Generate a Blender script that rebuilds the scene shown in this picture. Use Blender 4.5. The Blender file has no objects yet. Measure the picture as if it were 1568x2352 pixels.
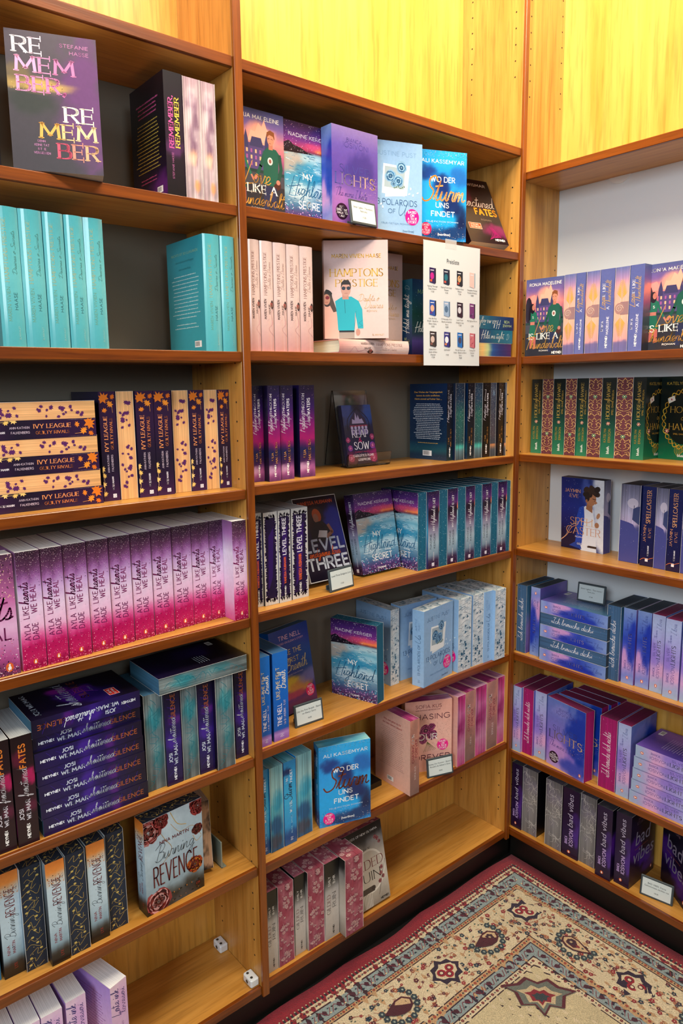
import bpy, math, random
import numpy as np
from mathutils import Matrix, Vector

# ------------------------------------------------------------------ camera
sc = bpy.context.scene
COL = sc.collection
cam_d = bpy.data.cameras.new('camera')
cam = bpy.data.objects.new('camera', cam_d); COL.objects.link(cam); sc.camera = cam
cam_d.sensor_fit = 'HORIZONTAL'; cam_d.sensor_width = 36.0
cam_d.lens = 36.0 * 1655.176 / 1568.0
cam_d.shift_x = 44.14 / 1568.0; cam_d.shift_y = -32.34 / 1568.0
cam_d.clip_start = 0.02
_y, _p, _r = math.radians(38.917), math.radians(8.6794), math.radians(-0.9016)
_f = Vector((math.sin(_y) * math.cos(_p), math.cos(_y) * math.cos(_p), -math.sin(_p)))
_rt = Vector((math.cos(_y), -math.sin(_y), 0)); _up = _rt.cross(_f)
_r1 = _rt * math.cos(_r) + _up * math.sin(_r); _u1 = -_rt * math.sin(_r) + _up * math.cos(_r)
cam.matrix_world = Matrix(((_r1.x, _u1.x, -_f.x, 0), (_r1.y, _u1.y, -_f.y, -1.2), (_r1.z, _u1.z, -_f.z, 1.44), (0, 0, 0, 1)))

# ------------------------------------------------------------------ world, lights, exposure
w = bpy.data.worlds.new('world'); sc.world = w; w.use_nodes = True
w.node_tree.nodes['Background'].inputs[0].default_value = (0.75, 0.86, 1.0, 1)
w.node_tree.nodes['Background'].inputs[1].default_value = 0.08
def area(name, loc, target, size, size_y, power, col):
    l = bpy.data.lights.new(name, 'AREA'); l.shape = 'RECTANGLE'; l.size = size; l.size_y = size_y
    l.energy = power; l.color = col
    o = bpy.data.objects.new(name, l); COL.objects.link(o); o.location = loc
    o.rotation_euler = (Vector(target) - Vector(loc)).to_track_quat('-Z', 'Y').to_euler()
    return o
area('window_daylight', (-2.05, -1.6, 2.15), (1.7, -0.25, 1.1), 1.3, 1.2, 92, (0.80, 0.91, 1.0))
area('rear_window_daylight', (-0.2, -3.4, 2.3), (0.9, 0.0, 0.6), 1.0, 0.9, 22, (0.84, 0.93, 1.0))
area('shelf_strip_light', (1.15, -0.30, 2.95), (1.35, 0.2, 2.35), 0.9, 0.12, 30, (1.0, 0.84, 0.54))
area('ceiling_lamp', (0.75, -0.85, 2.98), (1.0, -0.35, 0.6), 1.2, 0.25, 50, (1.0, 0.9, 0.72))
sc.view_settings.view_transform = 'Standard'; sc.view_settings.look = 'None'
sc.view_settings.gamma = 1.0; sc.view_settings.use_curve_mapping = False
sc.view_settings.exposure = -0.22
sc.cycles.max_bounces = 8; sc.cycles.diffuse_bounces = 4; sc.cycles.glossy_bounces = 3
sc.cycles.transmission_bounces = 8; sc.cycles.transparent_max_bounces = 12
sc.cycles.use_denoising = True; sc.cycles.sample_clamp_indirect = 6.0

# ------------------------------------------------------------------ colour + noise helpers
def hx(s):
    s = s.lstrip('#'); return np.array([int(s[i:i + 2], 16) / 255 for i in (0, 2, 4)])
def lin(c):
    c = np.asarray(c, float); return np.where(c <= 0.04045, c / 12.92, ((c + 0.055) / 1.055) ** 2.4)
def L4(s): return (*[float(v) for v in lin(hx(s))], 1.0)
def vnoise(x, y, seed):
    xi = np.floor(x).astype(int); yi = np.floor(y).astype(int); fx = x - xi; fy = y - yi
    fx = fx * fx * (3 - 2 * fx); fy = fy * fy * (3 - 2 * fy)
    def h(a, b):
        n = (a * 374761393 + b * 668265263 + seed * 974634777) & 0xFFFFFFFF
        n = ((n ^ (n >> 13)) * 1274126177) & 0xFFFFFFFF
        return ((n ^ (n >> 16)) & 0xFFFF) / 65535.0
    return (h(xi, yi) * (1 - fx) + h(xi + 1, yi) * fx) * (1 - fy) + (h(xi, yi + 1) * (1 - fx) + h(xi + 1, yi + 1) * fx) * fy
def fbm(x, y, seed, oct=4):
    s = 0; a = .5
    for k in range(oct): s = s + a * vnoise(x * 2 ** k + 17 * k, y * 2 ** k + 5 * k, seed + k); a *= .5
    return s / (1 - .5 ** oct)

# ------------------------------------------------------------------ materials
MATS = {}
def node_mat(name, build):
    if name in MATS: return MATS[name]
    m = bpy.data.materials.new(name); m.use_nodes = True; nt = m.node_tree
    b = nt.nodes['Principled BSDF']; build(nt, b); MATS[name] = m; return m
def flatm(name, col, rough=.5, metal=0, coat=0, **k):
    def f(nt, b):
        b.inputs['Base Color'].default_value = L4(col); b.inputs['Roughness'].default_value = rough
        b.inputs['Metallic'].default_value = metal; b.inputs['Coat Weight'].default_value = coat
        n = nt.nodes.new('ShaderNodeTexNoise'); n.inputs['Scale'].default_value = 60
        r = nt.nodes.new('ShaderNodeMapRange'); r.inputs[3].default_value = max(0, rough - .06); r.inputs[4].default_value = min(1, rough + .08)
        nt.links.new(n.outputs[0], r.inputs[0]); nt.links.new(r.outputs[0], b.inputs['Roughness'])
    return node_mat(name, f)
def inkm(name, rough, coat=0.0, metal=0.0, streak=0.0, bump=0.0, vary=0.06):
    def f(nt, b):
        a = nt.nodes.new('ShaderNodeAttribute'); a.attribute_name = 'ink'
        tc = nt.nodes.new('ShaderNodeTexCoord'); mp = nt.nodes.new('ShaderNodeMapping')
        n = nt.nodes.new('ShaderNodeTexNoise'); n.inputs['Detail'].default_value = 5
        mp.inputs['Scale'].default_value = (900, 5, 5) if streak else (140, 140, 140); n.inputs['Scale'].default_value = 1.0
        nt.links.new(tc.outputs['Object'], mp.inputs[0]); nt.links.new(mp.outputs[0], n.inputs['Vector'])
        r = nt.nodes.new('ShaderNodeMapRange'); v = streak or vary
        r.inputs[1].default_value = .3; r.inputs[2].default_value = .7
        r.inputs[3].default_value = 1 - v; r.inputs[4].default_value = 1 + v * .6
        nt.links.new(n.outputs[0], r.inputs[0])
        m = nt.nodes.new('ShaderNodeVectorMath'); m.operation = 'SCALE'
        nt.links.new(a.outputs['Color'], m.inputs[0]); nt.links.new(r.outputs[0], m.inputs['Scale'])
        nt.links.new(m.outputs[0], b.inputs['Base Color'])
        b.inputs['Roughness'].default_value = rough; b.inputs['Coat Weight'].default_value = coat; b.inputs['Coat Roughness'].default_value = .08
        b.inputs['Metallic'].default_value = metal
        if bump:
            bp = nt.nodes.new('ShaderNodeBump'); bp.inputs['Strength'].default_value = bump; bp.inputs['Distance'].default_value = .0006
            nt.links.new(n.outputs[0], bp.inputs['Height']); nt.links.new(bp.outputs[0], b.inputs['Normal'])
    return node_mat(name, f)
def wood(name, c1, c2, scale, rough=.38, coat=.15, dark='#5a2a08'):
    def f(nt, b):
        tc = nt.nodes.new('ShaderNodeTexCoord'); mp = nt.nodes.new('ShaderNodeMapping'); mp.inputs['Scale'].default_value = scale
        n = nt.nodes.new('ShaderNodeTexNoise'); n.inputs['Scale'].default_value = 1; n.inputs['Detail'].default_value = 6; n.inputs['Distortion'].default_value = .6
        mp2 = nt.nodes.new('ShaderNodeMapping'); mp2.inputs['Scale'].default_value = tuple(s * 5 for s in scale)
        n2 = nt.nodes.new('ShaderNodeTexNoise'); n2.inputs['Scale'].default_value = 1; n2.inputs['Detail'].default_value = 3
        L = nt.links.new
        L(tc.outputs['Object'], mp.inputs[0]); L(mp.outputs[0], n.inputs['Vector']); L(tc.outputs['Object'], mp2.inputs[0]); L(mp2.outputs[0], n2.inputs['Vector'])
        cr = nt.nodes.new('ShaderNodeValToRGB'); cr.color_ramp.elements[0].position = .3; cr.color_ramp.elements[1].position = .72
        cr.color_ramp.elements[0].color = L4(c2); cr.color_ramp.elements[1].color = L4(c1)
        L(n.outputs[0], cr.inputs[0])
        cr2 = nt.nodes.new('ShaderNodeValToRGB'); cr2.color_ramp.elements[0].position = .33; cr2.color_ramp.elements[1].position = .5
        cr2.color_ramp.elements[0].color = L4(dark); cr2.color_ramp.elements[1].color = (1, 1, 1, 1)
        L(n2.outputs[0], cr2.inputs[0])
        mx = nt.nodes.new('ShaderNodeMix'); mx.data_type = 'RGBA'; mx.blend_type = 'MULTIPLY'; mx.inputs[0].default_value = .22
        L(cr.outputs[0], mx.inputs[6]); L(cr2.outputs[0], mx.inputs[7]); L(mx.outputs[2], b.inputs['Base Color'])
        b.inputs['Roughness'].default_value = rough; b.inputs['Coat Weight'].default_value = coat; b.inputs['Coat Roughness'].default_value = .25
        bp = nt.nodes.new('ShaderNodeBump'); bp.inputs['Strength'].default_value = .12; bp.inputs['Distance'].default_value = .001
        L(n2.outputs[0], bp.inputs['Height']); L(bp.outputs[0], b.inputs['Normal'])
    return node_mat(name, f)
M_VEN_V = wood('veneer_upright', '#d39a4c', '#b0762f', (38, 38, 2.2))
M_VEN_X = wood('veneer_shelf', '#d09648', '#b67a2e', (2.2, 38, 38))
M_EDGE_V = wood('hardwood_upright_edge', '#914a0a', '#672d05', (50, 50, 3), rough=.32, coat=.3)
M_EDGE_X = wood('hardwood_shelf_edge', '#8c450a', '#612a05', (3, 60, 60), rough=.32, coat=.3)
M_BACK = wood('veneer_back', '#e6b25a', '#d0963c', (26, 26, 1.6))
M_PAINT = flatm('painted_back', '#dfe2e4', .6)
M_PAINT_SHADED = flatm('grey_back_shaded', '#736d61', .6)  # grey darkened to stand in for the deeper shade of the back-wall bays
M_BLACK = flatm('black_plinth', '#15140f', .42)
M_INK = inkm('cover_satin', .34, coat=.12)
M_JACKET = inkm('cover_glossy_jacket', .16, coat=.9, vary=.03)
M_PAGES = inkm('page_edges', .72, streak=.26, bump=.35)
M_PRINT = inkm('printed_ink', .36, coat=.05, vary=.02)
M_FOIL = inkm('gold_foil_print', .28, metal=.75, vary=.02)

# ------------------------------------------------------------------ object helpers
def link(o, parent=None):
    COL.objects.link(o)
    if parent is not None: o.parent = parent
    return o
def tag(o, label=None, cat=None, group=None, kind=None):
    if label: o['label'] = label
    if cat: o['category'] = cat
    if group: o['group'] = group
    if kind: o['kind'] = kind
    return o
def empty(name, mw=None):
    o = bpy.data.objects.new(name, None); o.empty_display_size = .02; COL.objects.link(o)
    if mw is not None: o.matrix_world = mw
    return o
class MB:
    def __init__(s): s.v = []; s.f = []; s.m = []
    def quad(s, a, b, c, d, mi=0):
        n = len(s.v); s.v += [a, b, c, d]; s.f.append((n, n + 1, n + 2, n + 3)); s.m.append(mi)
    def box(s, x0, x1, y0, y1, z0, z1, mi=0, bev=0.0):
        if bev <= 0:
            n = len(s.v)
            s.v += [(x0, y0, z0), (x1, y0, z0), (x1, y1, z0), (x0, y1, z0), (x0, y0, z1), (x1, y0, z1), (x1, y1, z1), (x0, y1, z1)]
            for q in ((0, 3, 2, 1), (4, 5, 6, 7), (0, 1, 5, 4), (1, 2, 6, 5), (2, 3, 7, 6), (3, 0, 4, 7)):
                s.f.append(tuple(n + i for i in q)); s.m.append(mi)
            return
        b = bev; n = len(s.v); R = {}
        for ix, X in enumerate((x0, x1)):
            for iy, Y in enumerate((y0, y1)):
                for iz, Z in enumerate((z0, z1)):
                    sx, sy, sz = (b if ix == 0 else -b), (b if iy == 0 else -b), (b if iz == 0 else -b)
                    for ax, p in enumerate(((X, Y + sy, Z + sz), (X + sx, Y, Z + sz), (X + sx, Y + sy, Z))):
                        R[(ix, iy, iz, ax)] = len(s.v); s.v.append(p)
        def F(*k): s.f.append(tuple(R[i] for i in k)); s.m.append(mi)
        for i in (0, 1):
            o = [(0, 0), (0, 1), (1, 1), (1, 0)]
            F(*[(i, a, c, 0) for a, c in o]); F(*[(a, i, c, 1) for a, c in o]); F(*[(a, c, i, 2) for a, c in o])
        for a in (0, 1):
            for c in (0, 1):
                F((a, c, 0, 0), (a, c, 0, 1), (a, c, 1, 1), (a, c, 1, 0))
                F((a, 0, c, 0), (a, 0, c, 2), (a, 1, c, 2), (a, 1, c, 0))
                F((0, a, c, 1), (0, a, c, 2), (1, a, c, 2), (1, a, c, 1))
                for e in (0, 1): F((a, c, e, 0), (a, c, e, 1), (a, c, e, 2))
    def cyl(s, c, ax, r, h, n=16, mi=0, r2=None):
        r2 = r if r2 is None else r2; c = Vector(c); ax = Vector(ax).normalized()
        t = ax.orthogonal().normalized(); u = ax.cross(t); b = len(s.v)
        for k in range(n):
            a = 2 * math.pi * k / n; d = t * math.cos(a) + u * math.sin(a)
            s.v += [tuple(c + d * r), tuple(c + ax * h + d * r2)]
        for k in range(n):
            k2 = (k + 1) % n; s.f.append((b + 2 * k, b + 2 * k2, b + 2 * k2 + 1, b + 2 * k + 1)); s.m.append(mi)
        s.f.append(tuple(b + 2 * k for k in reversed(range(n)))); s.f.append(tuple(b + 2 * k + 1 for k in range(n))); s.m += [mi, mi]
    def build(s, name, mats, parent=None, recalc=True):
        me = bpy.data.meshes.new(name); me.from_pydata(s.v, [], s.f)
        for m in (mats if isinstance(mats, (list, tuple)) else [mats]): me.materials.append(m)
        me.polygons.foreach_set('material_index', s.m)
        if recalc:
            import bmesh
            bm = bmesh.new(); bm.from_mesh(me); bmesh.ops.recalc_face_normals(bm, faces=bm.faces); bm.to_mesh(me); bm.free()
        me.update()
        return link(bpy.data.objects.new(name, me), parent)

# ------------------------------------------------------------------ setting: room shell
def struct(o): o['kind'] = 'structure'; return o
X0, X1, Y0, Y1, ZC = -2.2, 1.90, -3.6, 0.24, 3.05
M_WALL = flatm('wall_paint', '#80786c', .7)
M_CEIL = flatm('ceiling_paint', '#a39b8e', .8)
def floor_mat(nt, b):
    tc = nt.nodes.new('ShaderNodeTexCoord'); n = nt.nodes.new('ShaderNodeTexNoise'); n.inputs['Scale'].default_value = 9; n.inputs['Detail'].default_value = 8
    cr = nt.nodes.new('ShaderNodeValToRGB'); cr.color_ramp.elements[0].color = L4('#141311'); cr.color_ramp.elements[1].color = L4('#2a2724')
    nt.links.new(tc.outputs['Object'], n.inputs['Vector']); nt.links.new(n.outputs[0], cr.inputs[0]); nt.links.new(cr.outputs[0], b.inputs['Base Color'])
    b.inputs['Roughness'].default_value = .45
M_FLOOR = node_mat('dark_floor', floor_mat)
for nm, bx, mt in (('floor', (X0, X1, Y0, Y1, -.06, 0), M_FLOOR), ('ceiling', (X0, X1, Y0, Y1, ZC, ZC + .06), M_CEIL),
                   ('wall_back', (X0 - .06, X1 + .06, Y1, Y1 + .06, -.06, ZC + .06), M_WALL), ('wall_right', (X1, X1 + .06, Y0, Y1, -.06, ZC + .06), M_WALL),
                   ('wall_left', (X0 - .06, X0, Y0, Y1, -.06, ZC + .06), M_WALL), ('wall_front', (X0 - .06, X1 + .06, Y0 - .06, Y0, -.06, ZC + .06), M_WALL)):
    m = MB(); m.box(*bx); struct(m.build(nm, mt))

# ------------------------------------------------------------------ bookcases
ZA = [(z + 1.2) * 1.2 for z in (0.50404, 0.28750, 0.06195, -0.16135, -0.38396, -0.63813, -0.86243, -1.09935)]
ZL = [(z + 1.2) * 1.2 for z in (0.50363, 0.28573, 0.06005, -0.16540, -0.38788, -0.64494, -0.85753, -1.10037)]
ZB = [(z + 1.2) * 1.2 for z in (0.45690, 0.06242, -0.15823, -0.38045, -0.63762, -0.88960, -1.09632)]
TH = .0196; TOP = 2.78; DA = .205; XD0, XD1, XS0, XS1 = .7782, .7955, 1.6536, 1.6688; XL = -.08
XB, XBK = 1.6725, 1.8435; YP = .0145; YE = -.885
def R_bay(): return Matrix.Translation((XB, 0, 0)) @ Matrix.Rotation(-math.pi / 2, 4, 'Z')
def panel(name, x0, x1, y0, y1, z0, z1, mat, parent, bev=.0008, label=None):
    m = MB(); m.box(x0, x1, y0, y1, z0, z1, 0, bev); o = m.build(name, mat, parent)
    if label: o['label'] = label
    return o
def shelf(parent, s0, s1, d0, d1, z, hard=M_EDGE_X, top=M_VEN_X):
    o = panel('shelf_board', s0, s1, d0 + .009, d1, z - TH, z, top, parent, .0004)
    e = panel('edge_strip', s0, s1, d0, d0 + .009, z - TH, z, hard, o, .0012)
    return o
case = empty('bookcase')
tag(case, 'long wooden bookcase along the back wall with two open bays', 'bookcase')
for x0, x1 in ((XL - .017, XL), (XD0, XD1), (XS0, XS1)):
    u = panel('upright', x0, x1, .008, DA, .10, TOP, M_VEN_V, case, .0004)
    panel('edge_strip', x0, x1, 0, .008, .096, TOP, M_EDGE_V, u, .001)
for zs, a, b in ((ZL, XL, XD0), (ZA, XD1, XS0)):
    for z in zs: shelf(case, a + .0006, b - .0006, .006, DA - .001, z)
    panel('shelf_board', a, b, .006, DA - .001, TOP - TH, TOP, M_VEN_X, case)
    panel('back_panel', a, b, DA, DA + .006, zs[0] - .01, TOP, M_BACK, case, 0)
    panel('painted_back_panel', a, b, DA, DA + .006, zs[5] + .0, zs[0] - .0105, M_PAINT_SHADED, case, 0, 'grey painted back panel with shade in its colour')
    panel('back_panel', a, b, DA, DA + .006, .1, zs[5] - .0005, M_BACK, case, 0)
panel('plinth', XL, 1.7225, .041, .06, 0.0005, ZA[7] - TH - .0005, M_BLACK, case, .001, 'black painted plinth')
case2 = empty('bookcase', R_bay())
tag(case2, 'short wooden bookcase bay turning the corner at the right wall', 'bookcase')
DB = XBK - XB
u = panel('upright', -YP - .019, -YP, .0, DB, .10, TOP, M_VEN_V, case2, .0004)
u2 = panel('upright', .885, .903, .0, DB, .10, TOP, M_VEN_V, case2, .0004)
for z in ZB: shelf(case2, -YP + .0006, .8845, 0, DB - .001, z, M_EDGE_X)
panel('back_panel', -YP, .885, DB, DB + .006, ZB[0] - .01, TOP, M_BACK, case2, 0)
panel('painted_back_panel', -YP, .885, DB, DB + .006, ZB[4], ZB[0] - .0105, M_PAINT, case2, 0, 'white painted back panel')
panel('back_panel', -YP, .885, DB, DB + .006, .1, ZB[4] - .0005, M_BACK, case2, 0)
panel('plinth', -.035, .885, .050, .07, 0.0005, ZB[6] - TH - .0005, M_BLACK, case2, .001, 'black painted plinth')
M_HOLE = flatm('pin_hole_dark', '#1c0d04', .8)
def holes(name, parent, pts, nrm):
    m = MB()
    for p in pts: m.cyl(p, nrm, .0021, .0004, 8)
    return tag(m.build(name, M_HOLE, parent), kind='stuff')
zz = [2.454 - .0385 * k for k in range(60)]
holes('pin_hole_row', case, [(XS0 - .0003, d, z) for d in (.031, .173) for z in zz if .15 < z and not (1.98 < z < 2.2)], (1, 0, 0))
holes('pin_hole_row', case, [(XD0 - .0003, d, z) for d in (.031, .169) for z in zz if .15 < z < 1.5], (1, 0, 0))
holes('pin_hole_row', case2, [(-YP - .0001, d, z - .005) for d in (.022, .16) for z in zz if .15 < z and not (1.80 < z < 2.15)], (1, 0, 0))
m = MB(); m.cyl((.163, DB - .0035, 1.985), (0, 1, 0), .034, .0034, 32); m.build('cable_cap', flatm('white_plastic', '#e6e6e4', .4), case2)
# ------------------------------------------------------------------ lettering: own stroke alphabets
CAPS = {
'A': (.78, '0,0 .39,1 .78,0;.14,.34 .64,.34'), 'B': (.6, '0,0 0,1;~0,1 .32,1 .5,.9 .5,.64 .32,.53 0,.53;~0,.53 .38,.53 .6,.42 .6,.13 .38,0 0,0'),
'C': (.8, '~.78,.82 .62,.97 .42,1 .13,.86 0,.5 .13,.14 .42,0 .62,.03 .78,.18'), 'D': (.74, '0,0 0,1;~0,1 .36,1 .64,.86 .74,.5 .64,.14 .36,0 0,0'),
'E': (.5, '0,0 0,1;0,1 .5,1;0,.52 .43,.52;0,0 .5,0'), 'F': (.48, '0,0 0,1;0,1 .48,1;0,.52 .4,.52'),
'G': (.84, '~.78,.84 .62,.97 .42,1 .13,.86 0,.5 .13,.14 .42,0 .64,.03 .8,.16;.8,.16 .8,.46;.8,.46 .52,.46'), 'H': (.7, '0,0 0,1;.7,0 .7,1;0,.52 .7,.52'),
'I': (.04, '.02,0 .02,1'), 'J': (.34, '~.32,1 .32,.5 .31,.18 .2,.02 .08,0 0,.06'), 'K': (.62, '0,0 0,1;.58,1 0,.45;.17,.6 .62,0'), 'L': (.47, '0,0 0,1;0,0 .47,0'),
'M': (.88, '0,0 .06,1;.06,1 .44,.22;.44,.22 .82,1;.82,1 .88,0'), 'N': (.72, '0,0 0,1;0,1 .72,0;.72,0 .72,1'),
'O': (.92, '~.46,1 .13,.87 0,.5 .13,.13 .46,0 .79,.13 .92,.5 .79,.87 .46,1'), 'P': (.56, '0,0 0,1;~0,1 .34,1 .56,.88 .56,.6 .34,.47 0,.47'),
'Q': (.92, '~.46,1 .13,.87 0,.5 .13,.13 .46,0 .79,.13 .92,.5 .79,.87 .46,1;.55,.25 .9,-.1'), 'R': (.6, '0,0 0,1;~0,1 .34,1 .55,.88 .55,.62 .34,.49 0,.49;.28,.49 .6,0'),
'S': (.52, '~.48,.85 .36,.97 .22,1 .05,.9 .05,.66 .25,.53 .45,.41 .52,.2 .4,.03 .22,0 0,.15'), 'T': (.62, '0,1 .62,1;.31,1 .31,0'),
'U': (.68, '~0,1 0,.6 0,.28 .1,.06 .34,0 .58,.06 .68,.28 .68,.6 .68,1'), 'V': (.76, '0,1 .38,0;.38,0 .76,1'), 'W': (1.08, '0,1 .28,0;.28,0 .54,.86;.54,.86 .8,0;.8,0 1.08,1'),
'X': (.66, '0,1 .66,0;.66,1 0,0'), 'Y': (.68, '0,1 .34,.47;.34,.47 .68,1;.34,.47 .34,0'), 'Z': (.62, '0,1 .62,1;.62,1 0,0;0,0 .62,0'),
'0': (.6, '~.3,1 .08,.85 0,.5 .08,.15 .3,0 .52,.15 .6,.5 .52,.85 .3,1'), '1': (.25, '0,.82 .2,1;.2,1 .2,0'), '3': (.52, '~.02,.88 .2,1 .45,.9 .45,.65 .22,.54;~.22,.54 .5,.45 .52,.15 .25,0 0,.12'),
'&': (.7, '~.68,.02 .2,.7 .25,1 .45,.85 .1,.4 .05,.1 .3,0 .65,.4'), '-': (.32, '.02,.45 .3,.45'), '.': (.1, '.03,0 .07,.06'), ',': (.1, '~.07,.08 .07,0 0,-.14'), ':': (.1, '.03,.1 .07,.16;.03,.6 .07,.66'), '<': (.3, '.28,.95 .05,.5;.05,.5 .28,.05'),
'?': (.45, '~0,.85 .2,1 .42,.85 .4,.65 .2,.45 .2,.3;.18,.05 .22,0'), '!': (.1, '.05,1 .05,.3;.05,.08 .05,0'), 'ß': (.55, '0,0 0,.8;~0,.8 .25,1 .48,.8 .3,.55;~.3,.55 .55,.35 .5,.05 .2,0'), "'": (.08, '.04,1 .03,.78'), '[': (.25, '.2,1.1 0,1.1;0,1.1 0,-.1;0,-.1 .2,-.1'), ']': (.25, '0,1.1 .2,1.1;.2,1.1 .2,-.1;.2,-.1 0,-.1')}
SCR = {
'a': (.56, '~0,.04 .12,.12 .28,.36 .4,.4;~.4,.4 .2,.4 .07,.18 .14,.02 .28,.06 .42,.38 .42,.1 .48,0 .58,.08'), 'b': (.46, '~0,.04 .15,.4 .25,.9 .2,1 .13,.8 .1,.2 .2,0 .34,.06 .38,.25 .3,.36 .38,.28 .48,.32'),
'c': (.4, '~.36,.34 .25,.4 .1,.3 .06,.12 .16,0 .3,.02 .42,.12'), 'd': (.54, '~.38,.38 .2,.4 .06,.2 .12,.02 .26,.06 .4,.35 .52,1;~.52,1 .42,.3 .44,.04 .56,.04'),
'e': (.38, '~0,.04 .15,.12 .3,.25 .28,.38 .16,.38 .07,.2 .14,.02 .28,.02 .4,.12'), 'f': (.33, '~0,.04 .15,.3 .3,.85 .26,1 .18,.8 .14,.2 .08,-.35 .14,-.42 .2,-.1 .18,.05 .35,.1'),
'g': (.48, '~.38,.36 .22,.4 .08,.22 .14,.04 .26,.08 .4,.36;~.4,.36 .36,-.1 .26,-.4 .1,-.42 .1,-.25 .3,-.05 .5,.08'), 'h': (.48, '~0,.04 .18,.5 .26,.95 .2,1 .14,.7 .08,0;~.08,0 .2,.35 .32,.4 .34,.25 .32,.05 .4,0 .5,.08'),
'i': (.24, '~0,.04 .12,.38 .1,.1 .16,0 .26,.08;.15,.54 .18,.6'), 'k': (.42, '~0,.04 .18,.5 .26,.95 .2,1 .14,.7 .08,0;~.1,.15 .3,.4 .32,.28 .14,.2 .28,.02 .44,.06'), 'l': (.26, '~0,.04 .15,.4 .26,.9 .2,1 .12,.8 .1,.15 .16,0 .28,.08'),
'm': (.58, '~0,.04 .08,.38 .06,0;~.06,0 .16,.34 .24,.36 .24,0;~.24,0 .36,.34 .44,.36 .43,.08 .5,0 .6,.08'), 'n': (.46, '~0,.04 .08,.38 .06,0;~.06,0 .2,.34 .3,.38 .3,.08 .37,0 .48,.08'),
'o': (.42, '~.3,.36 .16,.4 .06,.22 .12,.03 .26,.03 .34,.2 .3,.36 .38,.3 .44,.32'), 'p': (.46, '~0,.04 .12,.38 .02,-.4;~.06,.1 .2,.4 .36,.35 .32,.08 .16,.02 .3,.02 .48,.08'), 'r': (.36, '~0,.04 .1,.4 .16,.38 .28,.36 .24,.1 .3,0 .38,.06'),
's': (.34, '~0,.04 .14,.22 .2,.42 .28,.2 .22,.02 .08,.02;~.22,.02 .36,.08'), 't': (.32, '~0,.04 .14,.4 .24,.85 .14,.3 .14,.05 .22,0 .34,.08;.02,.6 .38,.65'), 'u': (.48, '~0,.04 .1,.38 .08,.1 .16,0 .28,.12 .36,.38;~.36,.38 .34,.1 .42,0 .5,.08'),
'v': (.42, '~0,.3 .08,.38 .14,.1 .18,0 .3,.2 .34,.4 .44,.34'), 'w': (.52, '~0,.3 .06,.36 .08,.08 .16,0 .26,.3 .26,.06 .34,0 .46,.2 .46,.4 .54,.34'), 'y': (.46, '~0,.04 .1,.38 .08,.12 .18,.02 .34,.38;~.34,.38 .3,-.1 .18,-.42 .06,-.38 .2,-.1 .48,.08'),
'z': (.4, '~0,.34 .1,.4 .32,.38 .02,.02 .2,.04 .42,.06'),
'A': (.7, '~0,-.02 .2,.4 .45,1.02 .5,.5 .55,0;.15,.38 .6,.42'), 'B': (.62, '~.1,-.02 .2,.5 .3,1;~-.1,.8 .3,1.08 .58,.92 .5,.62 .25,.52 .58,.45 .52,.08 .2,-.04 -.02,.1'), 'D': (.8, '~.15,0 .3,1;~-.05,.85 .4,1.08 .78,.7 .62,.15 .2,-.03 -.02,.12'),
'F': (.5, '~.08,-.05 .2,.5 .32,1;~-.05,.85 .3,1 .75,1.05;.08,.5 .48,.56'), 'H': (.75, '~.05,-.1 .15,.5 .28,1.1;~.58,-.05 .66,.5 .82,1.1;~-.05,.42 .4,.5 .85,.62'), 'I': (.4, '~.3,1 .2,.5 .12,0;0,.98 .5,1.02;-.05,0 .35,.02'),
'L': (.55, '~.34,1.05 .15,.4 0,-.12 .1,-.12 .58,-.04'), 'S': (.6, '~.66,.85 .5,1.06 .24,.9 .3,.6 .52,.4 .42,.05 .12,-.06 -.08,.14'), 'T': (.55, '~.38,.98 .25,.5 .1,-.08;~-.08,.9 .3,1 .85,1.06'), 'U': (.6, '~.1,1 .05,.3 .2,0 .45,.3 .6,1;~.6,1 .5,.3 .55,0 .7,.1'),
'W': (.8, '~0,.9 .1,1 .12,.3 .18,0 .42,.8 .44,.1 .52,0 .8,1.05'), 'N': (.7, '~0,0 .2,1 .45,0 .7,1.05'), '-': (.3, '0,.25 .25,.25'), '.': (.12, '.04,0 .08,.06'), '»': (.3, '0,.35 .12,.2;.12,.2 0,.05;.15,.35 .27,.2;.27,.2 .15,.05'), '«': (.3, '.12,.35 0,.2;0,.2 .12,.05;.27,.35 .15,.2;.15,.2 .27,.05'), '&': (.5, '~.1,.2 .3,.5 .35,.2 .1,.0 .1,.3 .5,.35'), '?': (.3, '~0,.85 .2,1 .3,.7 .12,.3;.1,0 .13,.05')}
def spline(p, k=4):
    p = [p[0]] + list(p) + [p[-1]]; o = []
    for i in range(1, len(p) - 2):
        a, b, c, d = p[i - 1], p[i], p[i + 1], p[i + 2]
        for j in range(k):
            t = j / k
            o.append(tuple(.5 * ((2 * b[m]) + (-a[m] + c[m]) * t + (2 * a[m] - 5 * b[m] + 4 * c[m] - d[m]) * t * t + (-a[m] + 3 * b[m] - 3 * c[m] + d[m]) * t ** 3) for m in (0, 1)))
    o.append(tuple(p[-2])); return o
_parsed = {}
def glyph(tab, ch):
    k = (id(tab), ch)
    if k not in _parsed:
        w, s = tab[ch]; st = []
        for part in s.split(';'):
            sm = part.startswith('~'); pts = [tuple(float(v) for v in q.split(',')) for q in part.lstrip('~').split()]
            st.append((sm, pts))
        _parsed[k] = (w, st)
    return _parsed[k]

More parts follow.
